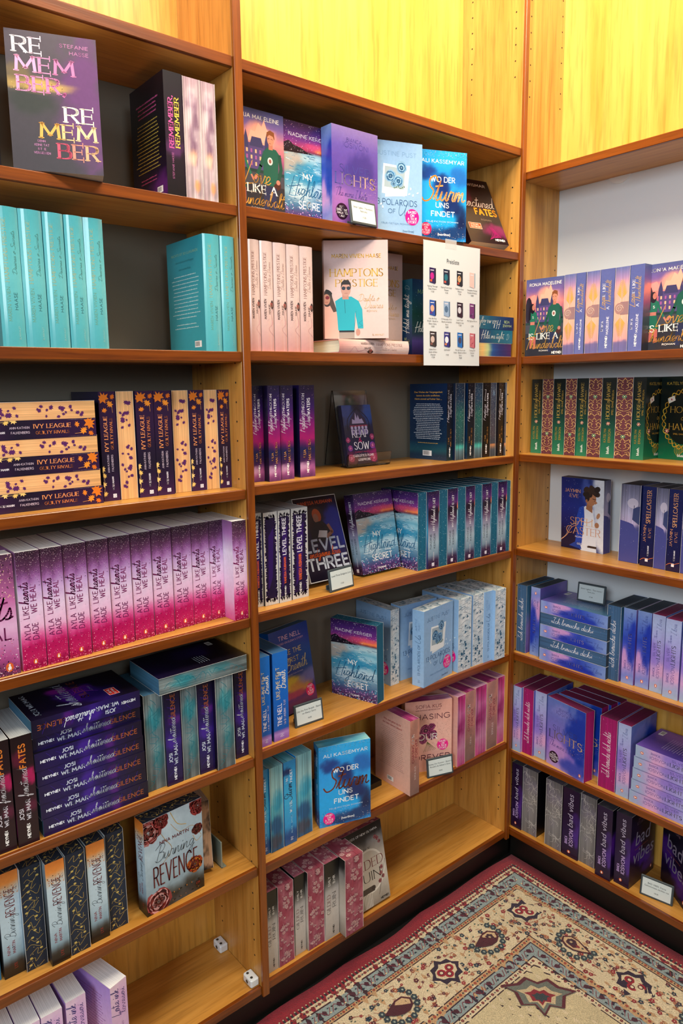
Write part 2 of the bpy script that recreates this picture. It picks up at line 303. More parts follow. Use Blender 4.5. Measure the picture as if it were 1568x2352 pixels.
class Ink:
    """flat print: polygons in millimetres on one face of a thing, every colour a vertex colour"""
    def __init__(s, W, H): s.W = W; s.H = H; s.v = []; s.c = []; s.f = []; s.l = []; s.layer = 0
    def poly(s, pts, col, cols=None):
        n = len(s.v)
        c = lin(hx(col)) if isinstance(col, str) else col
        for i, p in enumerate(pts):
            s.v.append((min(max(p[0], .2), s.W - .2), min(max(p[1], .2), s.H - .2))); s.c.append(c if cols is None else cols[i]); s.l.append(s.layer)
        s.f.append(tuple(range(n, n + len(pts))))
    def up(s): s.layer += 1
    def rect(s, x0, y0, x1, y1, col): s.up(); s.poly([(x0, y0), (x1, y0), (x1, y1), (x0, y1)], col)
    def ell(s, x, y, rx, ry, col, n=14, rot=0, up=True):
        if up: s.up()
        cr, sr = math.cos(rot), math.sin(rot)
        s.poly([(x + rx * math.cos(a) * cr - ry * math.sin(a) * sr, y + rx * math.cos(a) * sr + ry * math.sin(a) * cr) for a in [2 * math.pi * k / n for k in range(n)]], col)
    def stroke(s, pts, w, col, up=True, nib=None, col2=None):
        if up: s.up()
        ca = lin(hx(col)); cb = lin(hx(col2)) if col2 else ca
        for i in range(len(pts) - 1):
            (x0, y0), (x1, y1) = pts[i], pts[i + 1]; dx, dy = x1 - x0, y1 - y0; L = math.hypot(dx, dy)
            if L < 1e-6: continue
            ww = w if nib is None else w * (nib + (1 - nib) * abs(dy) / L)
            nx, ny = -dy / L * ww / 2, dx / L * ww / 2; ex, ey = dx / L * ww * .22, dy / L * ww * .22
            c = ca + (cb - ca) * (i / max(1, len(pts) - 2))
            s.poly([(x0 - nx - ex, y0 - ny - ey), (x1 - nx + ex, y1 - ny + ey), (x1 + nx + ex, y1 + ny + ey), (x0 + nx - ex, y0 + ny - ey)], c)
    def sp(s, pts, w, col, k=5, **a): s.stroke(spline(pts, k), w, col, **a)
    def text(s, font, txt, x0, x1, y, size, col, wt=None, col2=None, al='f', tf=None, sh=0.0):
        """font n sans caps, f serif caps, c script; stretched to run from x0 to x1 (al f) or set at natural width left/centre"""
        s.up(); tab = SCR if font == 'c' else CAPS; gap = {'n': .26, 'f': .22, 'c': -.02}[font]; adv = 0; lay = []
        for ch in txt:
            if ch == ' ': adv += .45 if font != 'c' else .3; continue
            q = ch
            if q not in tab: q = ch.upper() if ch.upper() in tab else '.'
            w, st = glyph(tab, q); lay.append((adv, st)); adv += w + gap
        adv -= gap
        if font == 'c' and al == 'f' and (x1 - x0) / adv < size * .92: wt = (wt or size * .085) * .85; size = (x1 - x0) / adv / .92
        sx = (x1 - x0) / max(adv, .01) if al == 'f' else size
        if al == 'c': x0 = (x0 + x1) / 2 - adv * size / 2
        wt = wt or size * {'n': .12, 'f': .13, 'c': .085}[font]
        c0, c1 = lin(hx(col)), lin(hx(col2 or col))
        for a, st in lay:
            cc = c0 + (c1 - c0) * (a / max(adv, .01))
            for sm, pts in st:
                P = spline(pts, 3) if sm else pts
                P = [(x0 + (a + p[0] + sh * p[1]) * sx, y + p[1] * size) for p in P]
                if font == 'c': P = [(p[0] + .18 * (p[1] - y), p[1]) for p in P]
                raw = list(P)
                if tf: P = [tf(*p) for p in P]
                n0 = len(s.v)
                nib = .34 if font == 'f' else None
                s._st(P, wt, cc, nib, raw)
                if font == 'f' and not sm:
                    for e, o in ((0, 1), (-1, -2)):
                        dx, dy = raw[e][0] - raw[o][0], raw[e][1] - raw[o][1]; tw = wt * .3
                        inside = abs(pts[e][1] - .52) < .3
                        if inside and abs(dy) > abs(dx): continue
                        q = raw[e]; hw = wt * .85
                        seg = [(q[0] - hw, q[1]), (q[0] + hw, q[1])] if abs(dy) > abs(dx) * .8 else [(q[0], q[1] - hw), (q[0], q[1] + hw)]
                        if abs(dy) <= abs(dx) * .8 and abs(raw[e][0] - raw[o][0]) > 0 and pts[e][0] < .01: continue
                        if tf: seg = [tf(*p) for p in seg]
                        s._st(seg, tw, cc, None, seg)
    def _st(s, P, wt, c, nib, raw):
        for i in range(len(P) - 1):
            (x0, y0), (x1, y1) = P[i], P[i + 1]; dx, dy = x1 - x0, y1 - y0; L = math.hypot(dx, dy)
            if L < 1e-6: continue
            rd = (raw[i + 1][0] - raw[i][0], raw[i + 1][1] - raw[i][1]); rl = math.hypot(*rd) or 1
            ww = wt if nib is None else wt * (nib + (1 - nib) * abs(rd[1]) / rl)
            nx, ny = -dy / L * ww / 2, dx / L * ww / 2; ex, ey = dx / L * ww * .25, dy / L * ww * .25
            s.poly([(x0 - nx - ex, y0 - ny - ey), (x1 - nx + ex, y1 - ny + ey), (x1 + nx + ex, y1 + ny + ey), (x0 + nx - ex, y0 + ny - ey)], c)
    def st(s, font, txt, a0, a1, yc, size, col, **k):
        """spine text that runs from the foot to the head: a along the height, yc across from the right edge"""
        s.text(font, txt, a0, a1, yc, size, col, tf=lambda X, Y: (s.W - Y, X), **k)
    def stw(s, font, txt, a0, a1, yc, size, col, **k): s.st(font, txt, a0, a1, yc, size, col, **k)
    def dots(s, n, x0, x1, y0, y1, r0, r1, cols, seed=1, bias=0, sides=4):
        R = random.Random(seed); s.up(); cc = [lin(hx(c)) for c in cols]
        for _ in range(n):
            u = R.random(); v = R.random()
            if bias > 0: v = v ** (1 + bias)
            elif bias < 0: v = 1 - v ** (1 - bias)
            x, y, r = x0 + u * (x1 - x0), y0 + v * (y1 - y0), R.uniform(r0, r1); a = R.random() * 3
            s.poly([(x + r * math.cos(a + k * 6.2832 / sides), y + r * math.sin(a + k * 6.2832 / sides)) for k in range(sides)], cc[R.randrange(len(cc))])
    def blurb(s, x0, x1, y0, y1, lh, col, seed=1, center=True, wt=None):
        """lines of small copy too fine to read, as in the photo: one uneven dash per word"""
        R = random.Random(seed); y = y1; s.up(); c = lin(hx(col)); wt = wt or lh * .3
        while y > y0:
            L = (x1 - x0) * R.uniform(.72, 1) if center else (x1 - x0) * R.uniform(.85, 1)
            x = (x0 + x1) / 2 - L / 2 if center else x0; e = x + L
            while x < e - 1:
                ww = min(R.uniform(2.2, 8), e - x); n = max(2, int(ww / 1.1))
                for k in range(n):
                    a = x + ww * k / n; hgt = wt * R.uniform(.7, 1.35)
                    s.poly([(a, y), (a + ww / n * .72, y), (a + ww / n * .72, y + hgt), (a, y + hgt)], c)
                x += ww + 1.0
            y -= lh
    def barcode(s, x, y, w=22, h=11):
        s.rect(x, y, x + w, y + h, '#f2f2f2'); R = random.Random(3); a = x + 1.5; s.up(); c = lin(hx('#111111'))
        while a < x + w * .72:
            b = R.uniform(.25, .9); s.poly([(a, y + 2), (a + b, y + 2), (a + b, y + h - 1.5), (a, y + h - 1.5)], c); a += b + R.uniform(.3, .8)
    def bird(s, x, y, r=3.6, rot=False):
        s.ell(x, y, r * .78, r, '#e0622a', 16) if not rot else s.ell(x, y, r, r * .78, '#e0622a', 16)
        f = (lambda a, b: (x + a * r, y + b * r)) if not rot else (lambda a, b: (x - b * r, y + a * r))
        s.up(); s.poly([f(*p) for p in ((-.28, -.6), (.3, -.6), (.34, -.1), (.16, .35), (.22, .62), (0, .72), (-.2, .55), (-.12, .3), (-.36, -.1))], '#fbf6f0')
    def heyne(s, x, y, w, col='#f4f0ee', v=False):
        if v: s.st('n', 'HEYNE<', x, x + w, y, w * .17, col, wt=w * .055)
        else: s.text('n', 'HEYNE<', x, x + w, y, w * .17, col, wt=w * .055)
    def leaf(s, x, y, r, rot, col, up=True):
        if up: s.up()
        pr = [(0, 1), (.16, .5), (.5, .72), (.42, .35), (.95, .35), (.6, .02), (.75, -.35), (.25, -.25), (.05, -.75), (-.2, -.3), (-.7, -.4), (-.55, 0), (-.95, .3), (-.42, .35), (-.5, .72), (-.16, .5)]
        cr, sr = math.cos(rot), math.sin(rot)
        P = [(x + (a * cr - b * sr) * r, y + (a * sr + b * cr) * r) for a, b in pr]
        for i in range(len(P)): s.poly([(x, y), P[i], P[(i + 1) % len(P)]], col)
    def rose(s, x, y, r, cols, n=9, seed=0):
        R = random.Random(seed); cs = [lin(hx(c)) for c in cols]
        for ring in range(7):
            s.up(); f = 1 - ring * .145; m = max(4, n + 1 - ring); c = cs[min(ring, 4)]; c2 = cs[(ring + 2) % 5]
            for k in range(m):
                a = 6.283 * k / m + ring * .7 + R.uniform(-.25, .25); q = r * f * R.uniform(.5, .66); cx, cy = x + math.cos(a) * q, y + math.sin(a) * q; w_, h_ = r * f * R.uniform(.36, .5), r * f * R.uniform(.24, .34)
                P = []
                for t in range(9):
                    b = 6.283 * t / 9; rr = R.uniform(.82, 1.12); u, v = math.cos(b) * w_ * rr, math.sin(b) * h_ * rr; aa = a + 1.57
                    P.append((cx + u * math.cos(aa) - v * math.sin(aa), cy + u * math.sin(aa) + v * math.cos(aa)))
                k_ = R.uniform(.75, 1.15); s.poly(P, c * k_, [np.clip((c if t % 9 < 5 else c * .55 + c2 * .45) * k_, 0, 1) for t in range(9)])
    def sticker(s, x, y, r, col, lines, tc='#ffffff', sz=None):
        s.ell(x, y, r, r, col, 24); sz = sz or r * .3; y0 = y + (len(lines) - 1) * sz * .72 - sz * .5
        for i, t in enumerate(lines): s.text('n', t, x - r * .8, x + r * .8, y0 - i * sz * 1.45, sz, tc, al='c', wt=sz * .2)
    def builtin(s, txt, x, y, size, col, al='l', italic=0, bold=0, width=None, tf=None):
        cu = bpy.data.curves.new('t', 'FONT'); cu.body = txt; cu.size = size; cu.resolution_u = 3; cu.shear = italic; cu.offset = bold
        cu.align_x = {'l': 'LEFT', 'c': 'CENTER', 'r': 'RIGHT'}[al]
        o = bpy.data.objects.new('t', cu); me = o.to_mesh(); n = len(s.v); s.up(); c = lin(hx(col))
        vs = [(v.co.x, v.co.y) for v in me.vertices]
        k = 1
        if width and vs: a = min(p[0] for p in vs); b = max(p[0] for p in vs); k = width / (b - a)
        for p in vs:
            q = (x + p[0] * k, y + p[1])
            if tf: q = tf(*q)
            s.v.append((min(max(q[0], .2), s.W - .2), min(max(q[1], .2), s.H - .2))); s.c.append(c); s.l.append(s.layer)
        for p in me.polygons: s.f.append(tuple(n + i for i in p.vertices))
        o.to_mesh_clear(); bpy.data.objects.remove(o); bpy.data.curves.remove(cu)
    def stb(s, txt, a, yc, size, col, **k): s.builtin(txt, a, yc, size, col, tf=lambda X, Y: (s.W - Y, X), **k)
    def mesh(s, name, place, mat, base=.00012, step=.000006, scale=.001):
        me = bpy.data.meshes.new(name)
        me.from_pydata([place(v[0] * scale, v[1] * scale, base + step * l) for v, l in zip(s.v, s.l)], [], s.f)
        at = me.color_attributes.new('ink', 'FLOAT_COLOR', 'POINT')
        a = np.ones((len(s.v), 4), np.float32); a[:, :3] = np.array(s.c); at.data.foreach_set('color', a.ravel())
        me.materials.append(mat); me.update(); return me

# ------------------------------------------------------------------ printed grounds
def ground(sp, U, V, Wm, Hm):
    """sp: dict st=[(v,hex)..] bottom to top, dir 'u'/'v', n noise amount, ns scale, nc noise colour, blobs=[(u,v,ru,rv,hex,k)], sk streak"""
    P = V if sp.get('dir', 'v') == 'v' else U
    wp = sp.get('warp', 0)
    if wp: P = P + wp * (fbm(U * 4 + 3, V * 4, sp.get('seed', 3)) - .5)
    xs = [a for a, _ in sp['st']]; cs = np.array([hx(c) for _, c in sp['st']])
    C = np.stack([np.interp(P, xs, cs[:, k]) for k in range(3)], -1)
    for i, (bu, bv, ru, rv, col, k) in enumerate(sp.get('blobs', ())):
        nn = (fbm(U * 7, V * 9, 40 + i + sp.get('seed', 3)) - .5) * 1.3
        d = ((U - bu) / ru) ** 2 + ((V - bv) / rv) ** 2 + nn
        m = np.clip(1.25 - d, 0, 1)[..., None] * k; m = m * m * (3 - 2 * m); C = C * (1 - m) + hx(col) * m
    if sp.get('n'):
        s = sp.get('ns', 10); m = np.clip((fbm(U * s * Wm / Hm * 1.5, V * s, sp.get('seed', 3) + 9) - .42) * 3.2, 0, 1)[..., None] * sp['n']
        C = C * (1 - m) + hx(sp.get('nc', '000000')) * m
    if sp.get('sk'):
        m = (fbm(U * 60, V * 1.2, sp.get('seed', 3) + 77, 2) - .5)[..., None] * sp['sk']; C = np.clip(C * (1 + m), 0, 1)
    return lin(np.clip(C, 0, 1))
def S(*cols, **k):
    if len(cols) == 1: st = [(0, cols[0]), (1, cols[0])]
    elif isinstance(cols[0], tuple): st = list(cols)
    else: st = [(i / (len(cols) - 1), c) for i, c in enumerate(cols)]
    return dict(st=st, **k)
def grid_mesh(name, faces, mat):
    V = []; F = []; C = []
    for sp, place, W, H, nu, nv in faces:
        u = np.linspace(0, 1, nu + 1); v = np.linspace(0, 1, nv + 1); U, Vv = np.meshgrid(u, v)
        col = ground(sp, U, Vv, W, H).reshape(-1, 3); n = len(V)
        for a, b in zip(U.ravel(), Vv.ravel()): V.append(place(a * W, b * H))
        C.append(col)
        for j in range(nv):
            for i in range(nu):
                a = n + j * (nu + 1) + i; F.append((a, a + 1, a + nu + 2, a + nu + 1))
    me = bpy.data.meshes.new(name); me.from_pydata(V, [], F)
    at = me.color_attributes.new('ink', 'FLOAT_COLOR', 'POINT')
    a = np.ones((len(V), 4), np.float32); a[:, :3] = np.concatenate(C); at.data.foreach_set('color', a.ravel())
    me.materials.append(mat); me.update(); return me

class Design:
    def __init__(s, key, w, h, t, front, spine, back=None, edge=None, top=None, mat=None, hard=False, gr=(26, 40)):
        s.key = key; s.mm = (w, h, t); s.w, s.h, s.t = w / 1000, h / 1000, t / 1000
        w_, h_, t_ = s.w, s.h, s.t; back = back or front; edge = edge or S('#e9e4da'); top = top or edge
        mat = mat or M_INK; s.hard = hard; s.mat = mat
        bul = .0035 if hard else 0.0; ov = .003 if hard else 0.0; ct = .0022 if hard else .0004
        s.bul = bul
        ps = lambda u, v: (u - t_ / 2, -bul * (1 - (2 * u / t_ - 1) ** 2), v)
        pf = lambda u, v: (t_ / 2, u, v)
        pb = lambda u, v: (-t_ / 2, w_ - u, v)
        e = S('#efe9e2') if not hard else S(spine['st'][0][1])
        fs = [(front, pf, w_, h_, gr[0], gr[1]), (spine, ps, t_, h_, 8, gr[1]), (back, pb, w_, h_, 10, 16)]
        # inner faces and rims of the two boards
        for sg in (1, -1):
            xo, xi = sg * t_ / 2, sg * (t_ / 2 - ct)
            fs.append((e, (lambda u, v, xi=xi, sg=sg: (xi, u if sg < 0 else w_ - u, v)), w_, h_, 1, 1))
            for zz in (0, h_): fs.append((e, (lambda u, v, a=min(xo, xi), z=zz, up=zz > 0: (a + u, v if up else w_ - v, z)), ct, w_, 1, 1))
            fs.append((e, (lambda u, v, a=min(xo, xi): (a + ct - u, w_, v)), ct, h_, 1, 1))
        s.cover = grid_mesh('cover', fs, mat)
        px0, px1 = -t_ / 2 + ct, t_ / 2 - ct; y1 = w_ - ov - .0003; z0, z1 = ov + .0002, h_ - ov - .0003; ys = .0004
        s.pw = px1 - px0; s.ph = z1 - z0; s.z0 = z0; s.y1 = y1
        pe = lambda u, v: (px1 - u, y1, z0 + v)
        pt = lambda u, v: (px0 + u, ys + v, z1)
        pbm = lambda u, v: (px1 - u, ys + v, z0)
        s.pages = grid_mesh('page_block', [(edge, pe, s.pw, s.ph, 14, 44), (top, pt, s.pw, y1 - ys, 10, 14), (top, pbm, s.pw, y1 - ys, 2, 2)], M_PAGES)
        s.ink = {}
        for k, (W, H) in dict(front=(w, h), spine=(t, h), back=(w, h), edge=(s.pw * 1000, s.ph * 1000), top=(s.pw * 1000, (y1 - ys) * 1000)).items(): s.ink[k] = Ink(W, H)
        s.me = {}
    def print_mesh(s, k):
        if k in s.me: return s.me[k]
        I = s.ink[k]
        if not I.f: s.me[k] = None; return None
        t_, w_, h_ = s.t, s.w, s.h; b = s.bul; px0 = -s.pw / 2
        pl = dict(spine=lambda u, v, o: (u - t_ / 2, -b * (1 - (2 * u / t_ - 1) ** 2) - o, v), front=lambda u, v, o: (t_ / 2 + o, u, v), back=lambda u, v, o: (-t_ / 2 - o, w_ - u, v),
                  edge=lambda u, v, o: (-px0 - u, s.y1 + o, s.z0 + v), top=lambda u, v, o: (px0 + u, v, s.h - .0003 + o))[k]
        nm = dict(spine='spine_lettering', front='cover_art', back='back_print', edge='edge_art', top='top_edge_art')[k]
        s.me[k] = I.mesh(nm, pl, getattr(s, 'pm', M_PRINT)); return s.me[k]
DES = {}
# ------------------------------------------------------------------ book designs
def DD(key, *a, **k): d = Design(key, *a, **k); DES[key] = d; return d, d.ink
GOLD = '#d9a24a'
# -- dark mauve thriller, serif title split over lines
d, I = DD('remember', 135, 208, 38, S('#3f3a40', '#4a434a', '#5b5059', blobs=[(.85, .5, .35, .55, '#6d3f72', .9), (.3, .62, .45, .05, '#cfa75c', .9), (.25, .5, .3, .1, '#3a3d39', .8), (.1, .68, .2, .1, '#8d7548', .6)]),
    S('#120c12', '#241226', '#15101a', blobs=[(.5, .4, .6, .08, '#5a2a5e', .8)]), S('#2b1138', '#0f0b12', '#16121a', blobs=[(.8, .1, .4, .12, '#5b1f6c', .8)]),
    S('#a08a92', '#bfa5ab', '#a98b95', blobs=[(.6, .55, .3, .3, '#6b4a62', .8), (.5, .35, .3, .08, '#d8a47e', .7), (.7, .12, .2, .06, '#d98d5a', .8), (.5, .8, .4, .1, '#7d5b74', .7)], n=.4, nc='#e8dcd8', ns=9, sk=.5), S('#c9bfc0'))
f = I['front']
for t, a, b, y, c, c2 in (('RE', 12, 52, 176, '#f6eef2', '#f0cfe0'), ('MEM', 14, 98, 148, '#f3a9cf', '#c8659f'), ('BER,', 15, 84, 119, '#ef9cc6', '#d56fa9'), ('RE', 82, 124, 78, '#fdf6e6', '#efe3c8'), ('MEM', 44, 126, 51, '#f2b257', '#efe0b8'), ('BER', 69, 128, 22, '#d5556e', '#e9c68a')):
    f.text('f', t, a, b, y, 22, c, wt=4.6, col2=c2)
f.text('n', 'STEFANIE', 80, 122, 190, 5, '#c77fae', wt=.8); f.text('n', 'HASSE', 94, 122, 180, 5, '#c77fae', wt=.8)
for i, t in enumerate(('DENN', 'KEINE TAT', 'IST JE', 'VERGESSEN')): f.text('n', t, 30, 58, 44 - i * 6, 3.2, '#b87aa5', al='c', wt=.6)
f.dots(60, 5, 80, 120, 138, .2, .9, ['#f0d79a', '#c79a4c', '#8d6a34'], 4)
s = I['spine']; s.st('n', 'STEFANIE HASSE', 30, 74, 22, 3.6, '#b8679b'); s.st('f', 'REMEMBER,', 82, 168, 21, 9, '#e0569c', wt=1.9); s.st('f', 'REMEMBER', 84, 166, 8, 9, '#e8c84e', wt=1.9)
b = I['back']; b.blurb(24, 112, 150, 172, 7, '#c8568f', 2, wt=2.2); b.blurb(16, 118, 50, 138, 6.3, '#c9b24e', 3, wt=1.6); b.blurb(30, 100, 34, 42, 6, '#c8568f', 5); b.barcode(96, 10)
# -- teal hardcover in a glossy jacket
d, I = DD('teal', 142, 214, 34, S('#49a8b4'), S('#4fa9b4', '#66b9c1', '#4fa8b3'), S('#37a0ae', '#42a8b5', '#3096a6'), S('#e8e2d0'), mat=M_JACKET, hard=True, gr=(4, 10))
s = I['spine']; s.st('f', 'HAMPTONS PRESTIGE', 100, 196, 19, 5.6, '#a8a873'); s.st('c', 'Desires & Secrets', 112, 178, 7, 6, '#4a8480', wt=.5); s.st('n', 'MAREN VIVIEN', 40, 92, 19, 4.6, '#6d9a7c'); s.st('n', 'HAASE', 58, 84, 9, 4.6, '#2e5c5e'); s.st('n', 'BLANVALET', 12, 32, 8, 2.4, '#9cc9c2')
b = I['back']; b.builtin('NICHTS IST SO LUXURIÖS', 71, 186, 6.6, '#8fb48c', 'c', width=104)
for i, t in enumerate(('wie im Gold eines Morgens', 'und in einem Kuss')): b.builtin(t, 71, 172 - i * 14, 6.4, '#2f6d70', 'c')
b.blurb(16, 126, 62, 146, 7.2, '#d6efec', 3, wt=1.5); b.blurb(20, 120, 40, 54, 7, '#d6efec', 4, wt=1.5); b.barcode(100, 9, 26, 12)
# -- dark purple with orange ivy leaves
d, I = DD('ivy', 132, 198, 32, S('#2a1234', '#1d0f2c'), S('#3a1645', '#1a1128', '#2a1338', '#33163f'), S('#1c1a3a', '#1a1430'),
    S('#e2a768', '#eeb078', '#e9a86c', '#ecb67e', n=.25, nc='#f6cf98', ns=5, sk=.25), S('#5b2a4d', '#7a3a55'))
s = I['spine']
s.st('f', 'IVY LEAGUE', 91, 153, 18, 6.6, '#f0975c', wt=1.3); s.st('f', 'GUILTY RIVALS', 94, 150, 8, 5, '#e8884a', wt=1.0); s.st('n', 'ANN-KATHRIN', 52, 84, 18, 3.6, '#d9c3d6'); s.st('n', 'FALKENBERG', 54, 84, 10, 3.6, '#d9c3d6'); s.st('n', 'GOLDMANN', 20, 44, 11, 3.4, '#efe6f0', wt=.7)
s.rect(18, 5.5, 25, 12.5, '#f1ebf4'); s.text('n', 'G', 19.5, 23.5, 7, 4, '#2a1234')
for x, y, r, a, c in ((9, 185, 13, .4, '#e57a22'), (22, 176, 8, 2.4, '#ef8f2a'), (10, 165, 6, 3.4, '#e8842a'), (27, 188, 6, 1, '#e06f1c'), (1, 58, 7, .9, '#f2cb7a'), (4, 47, 5.5, 2, '#f0c46a'), (1, 30, 7, .2, '#f4cf82'), (3, 14, 6, 3.6, '#f2c872')): s.leaf(x, y, r, a, c)
s.sp([(16, 182), (24, 172), (26, 160)], .5, '#f0a858'); s.sp([(1, 8), (3, 30), (1, 60)], .5, '#f2cb7a')
b = I['back']; b.blurb(16, 116, 30, 175, 6.5, '#e8dfe8', 3, wt=2)
e = I['edge']
R = random.Random(5)
for cy in (174, 162, 150, 138, 62, 50, 38, 26, 92, 80):
    for k in range(3): e.leaf(15 + R.uniform(-9, 9), cy + R.uniform(-6, 6), R.uniform(3, 6.2), R.uniform(0, 6), '#5b2463')
# -- pink glitter romance
d, I = DD('ayla', 135, 205, 38, S((0, '#5a2a4a'), (.12, '#b04a8a'), (.4, '#e3b4da'), (.62, '#c56aa6'), (.85, '#7a3f6c'), (1, '#3a2534'), warp=.12),
    S((0, '#93003e'), (.08, '#c4215f'), (.2, '#b80d58'), (.27, '#dd4f92'), (.36, '#efb9dc'), (.52, '#e9cdea'), (.68, '#c9a2d8'), (.78, '#94599a'), (.86, '#5d3157'), (1, '#2e1828'), warp=.1),
    S((0, '#d9569a'), (.2, '#eec9e4'), (.7, '#f0e4f2'), (.88, '#b476b8'), (1, '#8a5a8c')), S('#f3f2f4'))
s = I['spine']
s.dots(240, 0, 38, 140, 205, .25, .6, ['#2d1626', '#1d1020'], 1, bias=-1.2); s.dots(200, 0, 38, 120, 205, .2, .5, ['#f1cfd8', '#d9a7bd', '#f6dfe6'], 2, bias=-1.1)
s.dots(110, 0, 38, 0, 44, .3, 1.1, ['#f07aa2', '#e65590', '#ff9dbb', '#7a0034'], 3, bias=.8); s.dots(60, 0, 38, 40, 140, .2, .5, ['#7e1550', '#ffffff'], 6)
s.st('n', 'AYLA', 52, 80, 23, 9, '#6d1450', wt=1.2); s.st('n', 'DADE', 52, 80, 10, 9, '#6d1450', wt=1.2); s.st('n', 'LIKE', 90, 112, 23, 9, '#7a1456', wt=1.2); s.st('c', 'hearts', 114, 152, 22, 17, '#7a1456', wt=1.3); s.st('n', 'WE HEAL', 98, 146, 10, 9, '#7a1456', wt=1.3); s.bird(20, 13, 4.6)
f = I['front']; f.text('n', 'LIKE', 14, 60, 120, 20, '#6d1f52', wt=2.4); f.text('c', 'hearts', 30, 128, 96, 44, '#6d1f52', wt=3); f.text('n', 'WE HEAL', 10, 124, 62, 20, '#6d1f52', wt=2.6); f.bird(118, 14, 8)
f.dots(500, 0, 135, 130, 205, .4, 1.3, ['#f6d9d2', '#e8a7b8', '#2d1626', '#f0c9a0'], 4, bias=-.6); f.dots(260, 60, 135, 0, 60, .3, 1.2, ['#20121c', '#f3d6e4', '#e2557e'], 5, bias=.6)
# -- dark wine romance, script and orange title
d, I = DD('fates', 130, 200, 32, S('#1c0a14', '#12060d', '#1a0810', blobs=[(.75, .2, .4, .12, '#7a1450', .9), (.25, .75, .2, .2, '#4d0a22', .9), (.5, .55, .4, .1, '#2b0812', .8)]),
    S('#24101a', '#2b101f', '#1b0a12', blobs=[(.9, .62, .5, .08, '#b01858', .9), (.2, .8, .4, .08, '#5b1230', .8), (.8, .35, .4, .06, '#5d1638', .8)]), edge=S('#d9d0c4'), top=S('#b9bcbd', '#8e9396'))
f = I['front']; f.text('n', 'JOSI WISMAR', 14, 116, 178, 8, '#d9c3ac', wt=1.4); f.text('c', 'fractured', 8, 122, 112, 40, '#f0d9c9', wt=1.7); f.text('n', 'FATES', 50, 122, 88, 18, '#f5a21c', wt=4.2); f.text('n', 'ROMAN', 62, 96, 70, 4.5, '#a08a78')
f.rect(12, 42, 54, 60, '#f4d9c6'); f.rect(13, 43, 53, 59, '#d9471c'); f.text('n', 'SPIEGEL', 18, 46, 52.5, 3.6, '#fbe9dc', wt=.7); f.text('n', 'BESTSELLER', 18, 50, 46, 3.6, '#fbe9dc', wt=.7); f.heyne(88, 10, 32)
for k in range(9): f.sp([(70 + k * 2, 12 + k), (84 + k * 3, 30 - k), (92 + k * 2, 48 - 3 * k), (80 + k, 52 - 2 * k)], .8, ('#a81466', '#7d1250', '#c2187a')[k % 3])
s = I['spine']; s.heyne(12, 13, 26, v=True); s.st('n', 'JOSI', 48, 68, 21, 5.8, '#e3dde8', wt=1.1); s.st('n', 'WISMAR', 46, 82, 10, 6.6, '#e3dde8', wt=1.2); s.st('c', 'fractured', 88, 140, 11, 19, '#f0eaf2', wt=1.1); s.st('n', 'FATES', 142, 184, 12, 9, '#dc7a2c', wt=1.9)
# -- midnight purple-blue romance with teal page edges
d, I = DD('josi', 130, 198, 33, S('#0b0716', '#150a30', '#0c0820', blobs=[(.5, .5, .35, .22, '#4a1190', .9), (.75, .62, .12, .12, '#a01fb0', .8), (.25, .3, .3, .2, '#241060', .8)]),
    S('#1d1140', '#20105a', '#2b1270', '#1c0f45', '#120a26', blobs=[(.4, .45, .6, .08, '#45209a', .7), (.6, .68, .5, .06, '#5a1a80', .7)], n=.3, nc='#0e0a30', ns=9), S('#08060e', '#0c0718', '#120a30', blobs=[(.7, .4, .3, .3, '#2a1060', .6)]),
    S('#4a5456', '#67757a', '#4f6a72', '#647074', blobs=[(.5, .75, .5, .14, '#14707e', .8), (.7, .35, .4, .16, '#1f6872', .6)], n=.35, nc='#9aa6a4', ns=7, sk=.6), S('#2c5a70', '#3f6d8e'))
s = I['spine']; s.heyne(10, 13, 26, '#e4e8f4', v=True); s.st('n', 'JOSI', 48, 67, 20.5, 6.4, '#d9e4f6', wt=1.2); s.st('n', 'WISMAR', 42, 84, 9, 7.4, '#d9e4f6', wt=1.3); s.st('c', 'shattered', 86, 140, 11, 21, '#dfe8f8', wt=1.3); s.st('n', 'SILENCE', 140, 188, 11, 8.4, '#a4552c', wt=1.4)
for k in range(10): s.sp([(4 + k * 2.4, 20 + k * 17), (14 - k, 28 + k * 17), (20, 22 + k * 17)], .5, '#3d1f96')
f = I['front']; f.text('n', 'JOSI WISMAR', 14, 116, 176, 8.4, '#cfe0f6', wt=1.5); f.text('c', 'shattered', 8, 124, 106, 42, '#d6e4f8', wt=2); f.text('n', 'SILENCE', 36, 122, 82, 13, '#8d4a34', wt=2.2); f.rect(14, 32, 46, 52, '#f3cfc9'); f.rect(15, 33, 45, 51, '#d3251e')
f.text('n', 'SPIEGEL', 19, 41, 44, 4, '#ffffff', wt=.9); f.text('n', 'BESTSELLER', 18, 42, 37, 3.4, '#ffffff', wt=.8); f.text('n', 'ROMAN', 58, 84, 66, 4, '#9aa0bf')
for k in range(7): f.sp([(50 + 6 * k, 60 + 6 * k), (74 - 3 * k, 84 + 4 * k), (92 - k, 72 + 7 * k), (80, 60 + 5 * k)], .9, ('#6a1fb4', '#a424b8')[k % 2])
b = I['back']; b.blurb(22, 60, 70, 96, 5.6, '#cfd8e6', 7, wt=1.4, center=False); b.barcode(98, 22, 20, 12)
e = I['edge']
for k in range(16): e.sp([(4 + (k * 7) % 22, 8 + k * 11), (12 + (k * 5) % 14, 16 + k * 11), (6 + (k * 3) % 20, 22 + k * 11)], .7, '#147f90')
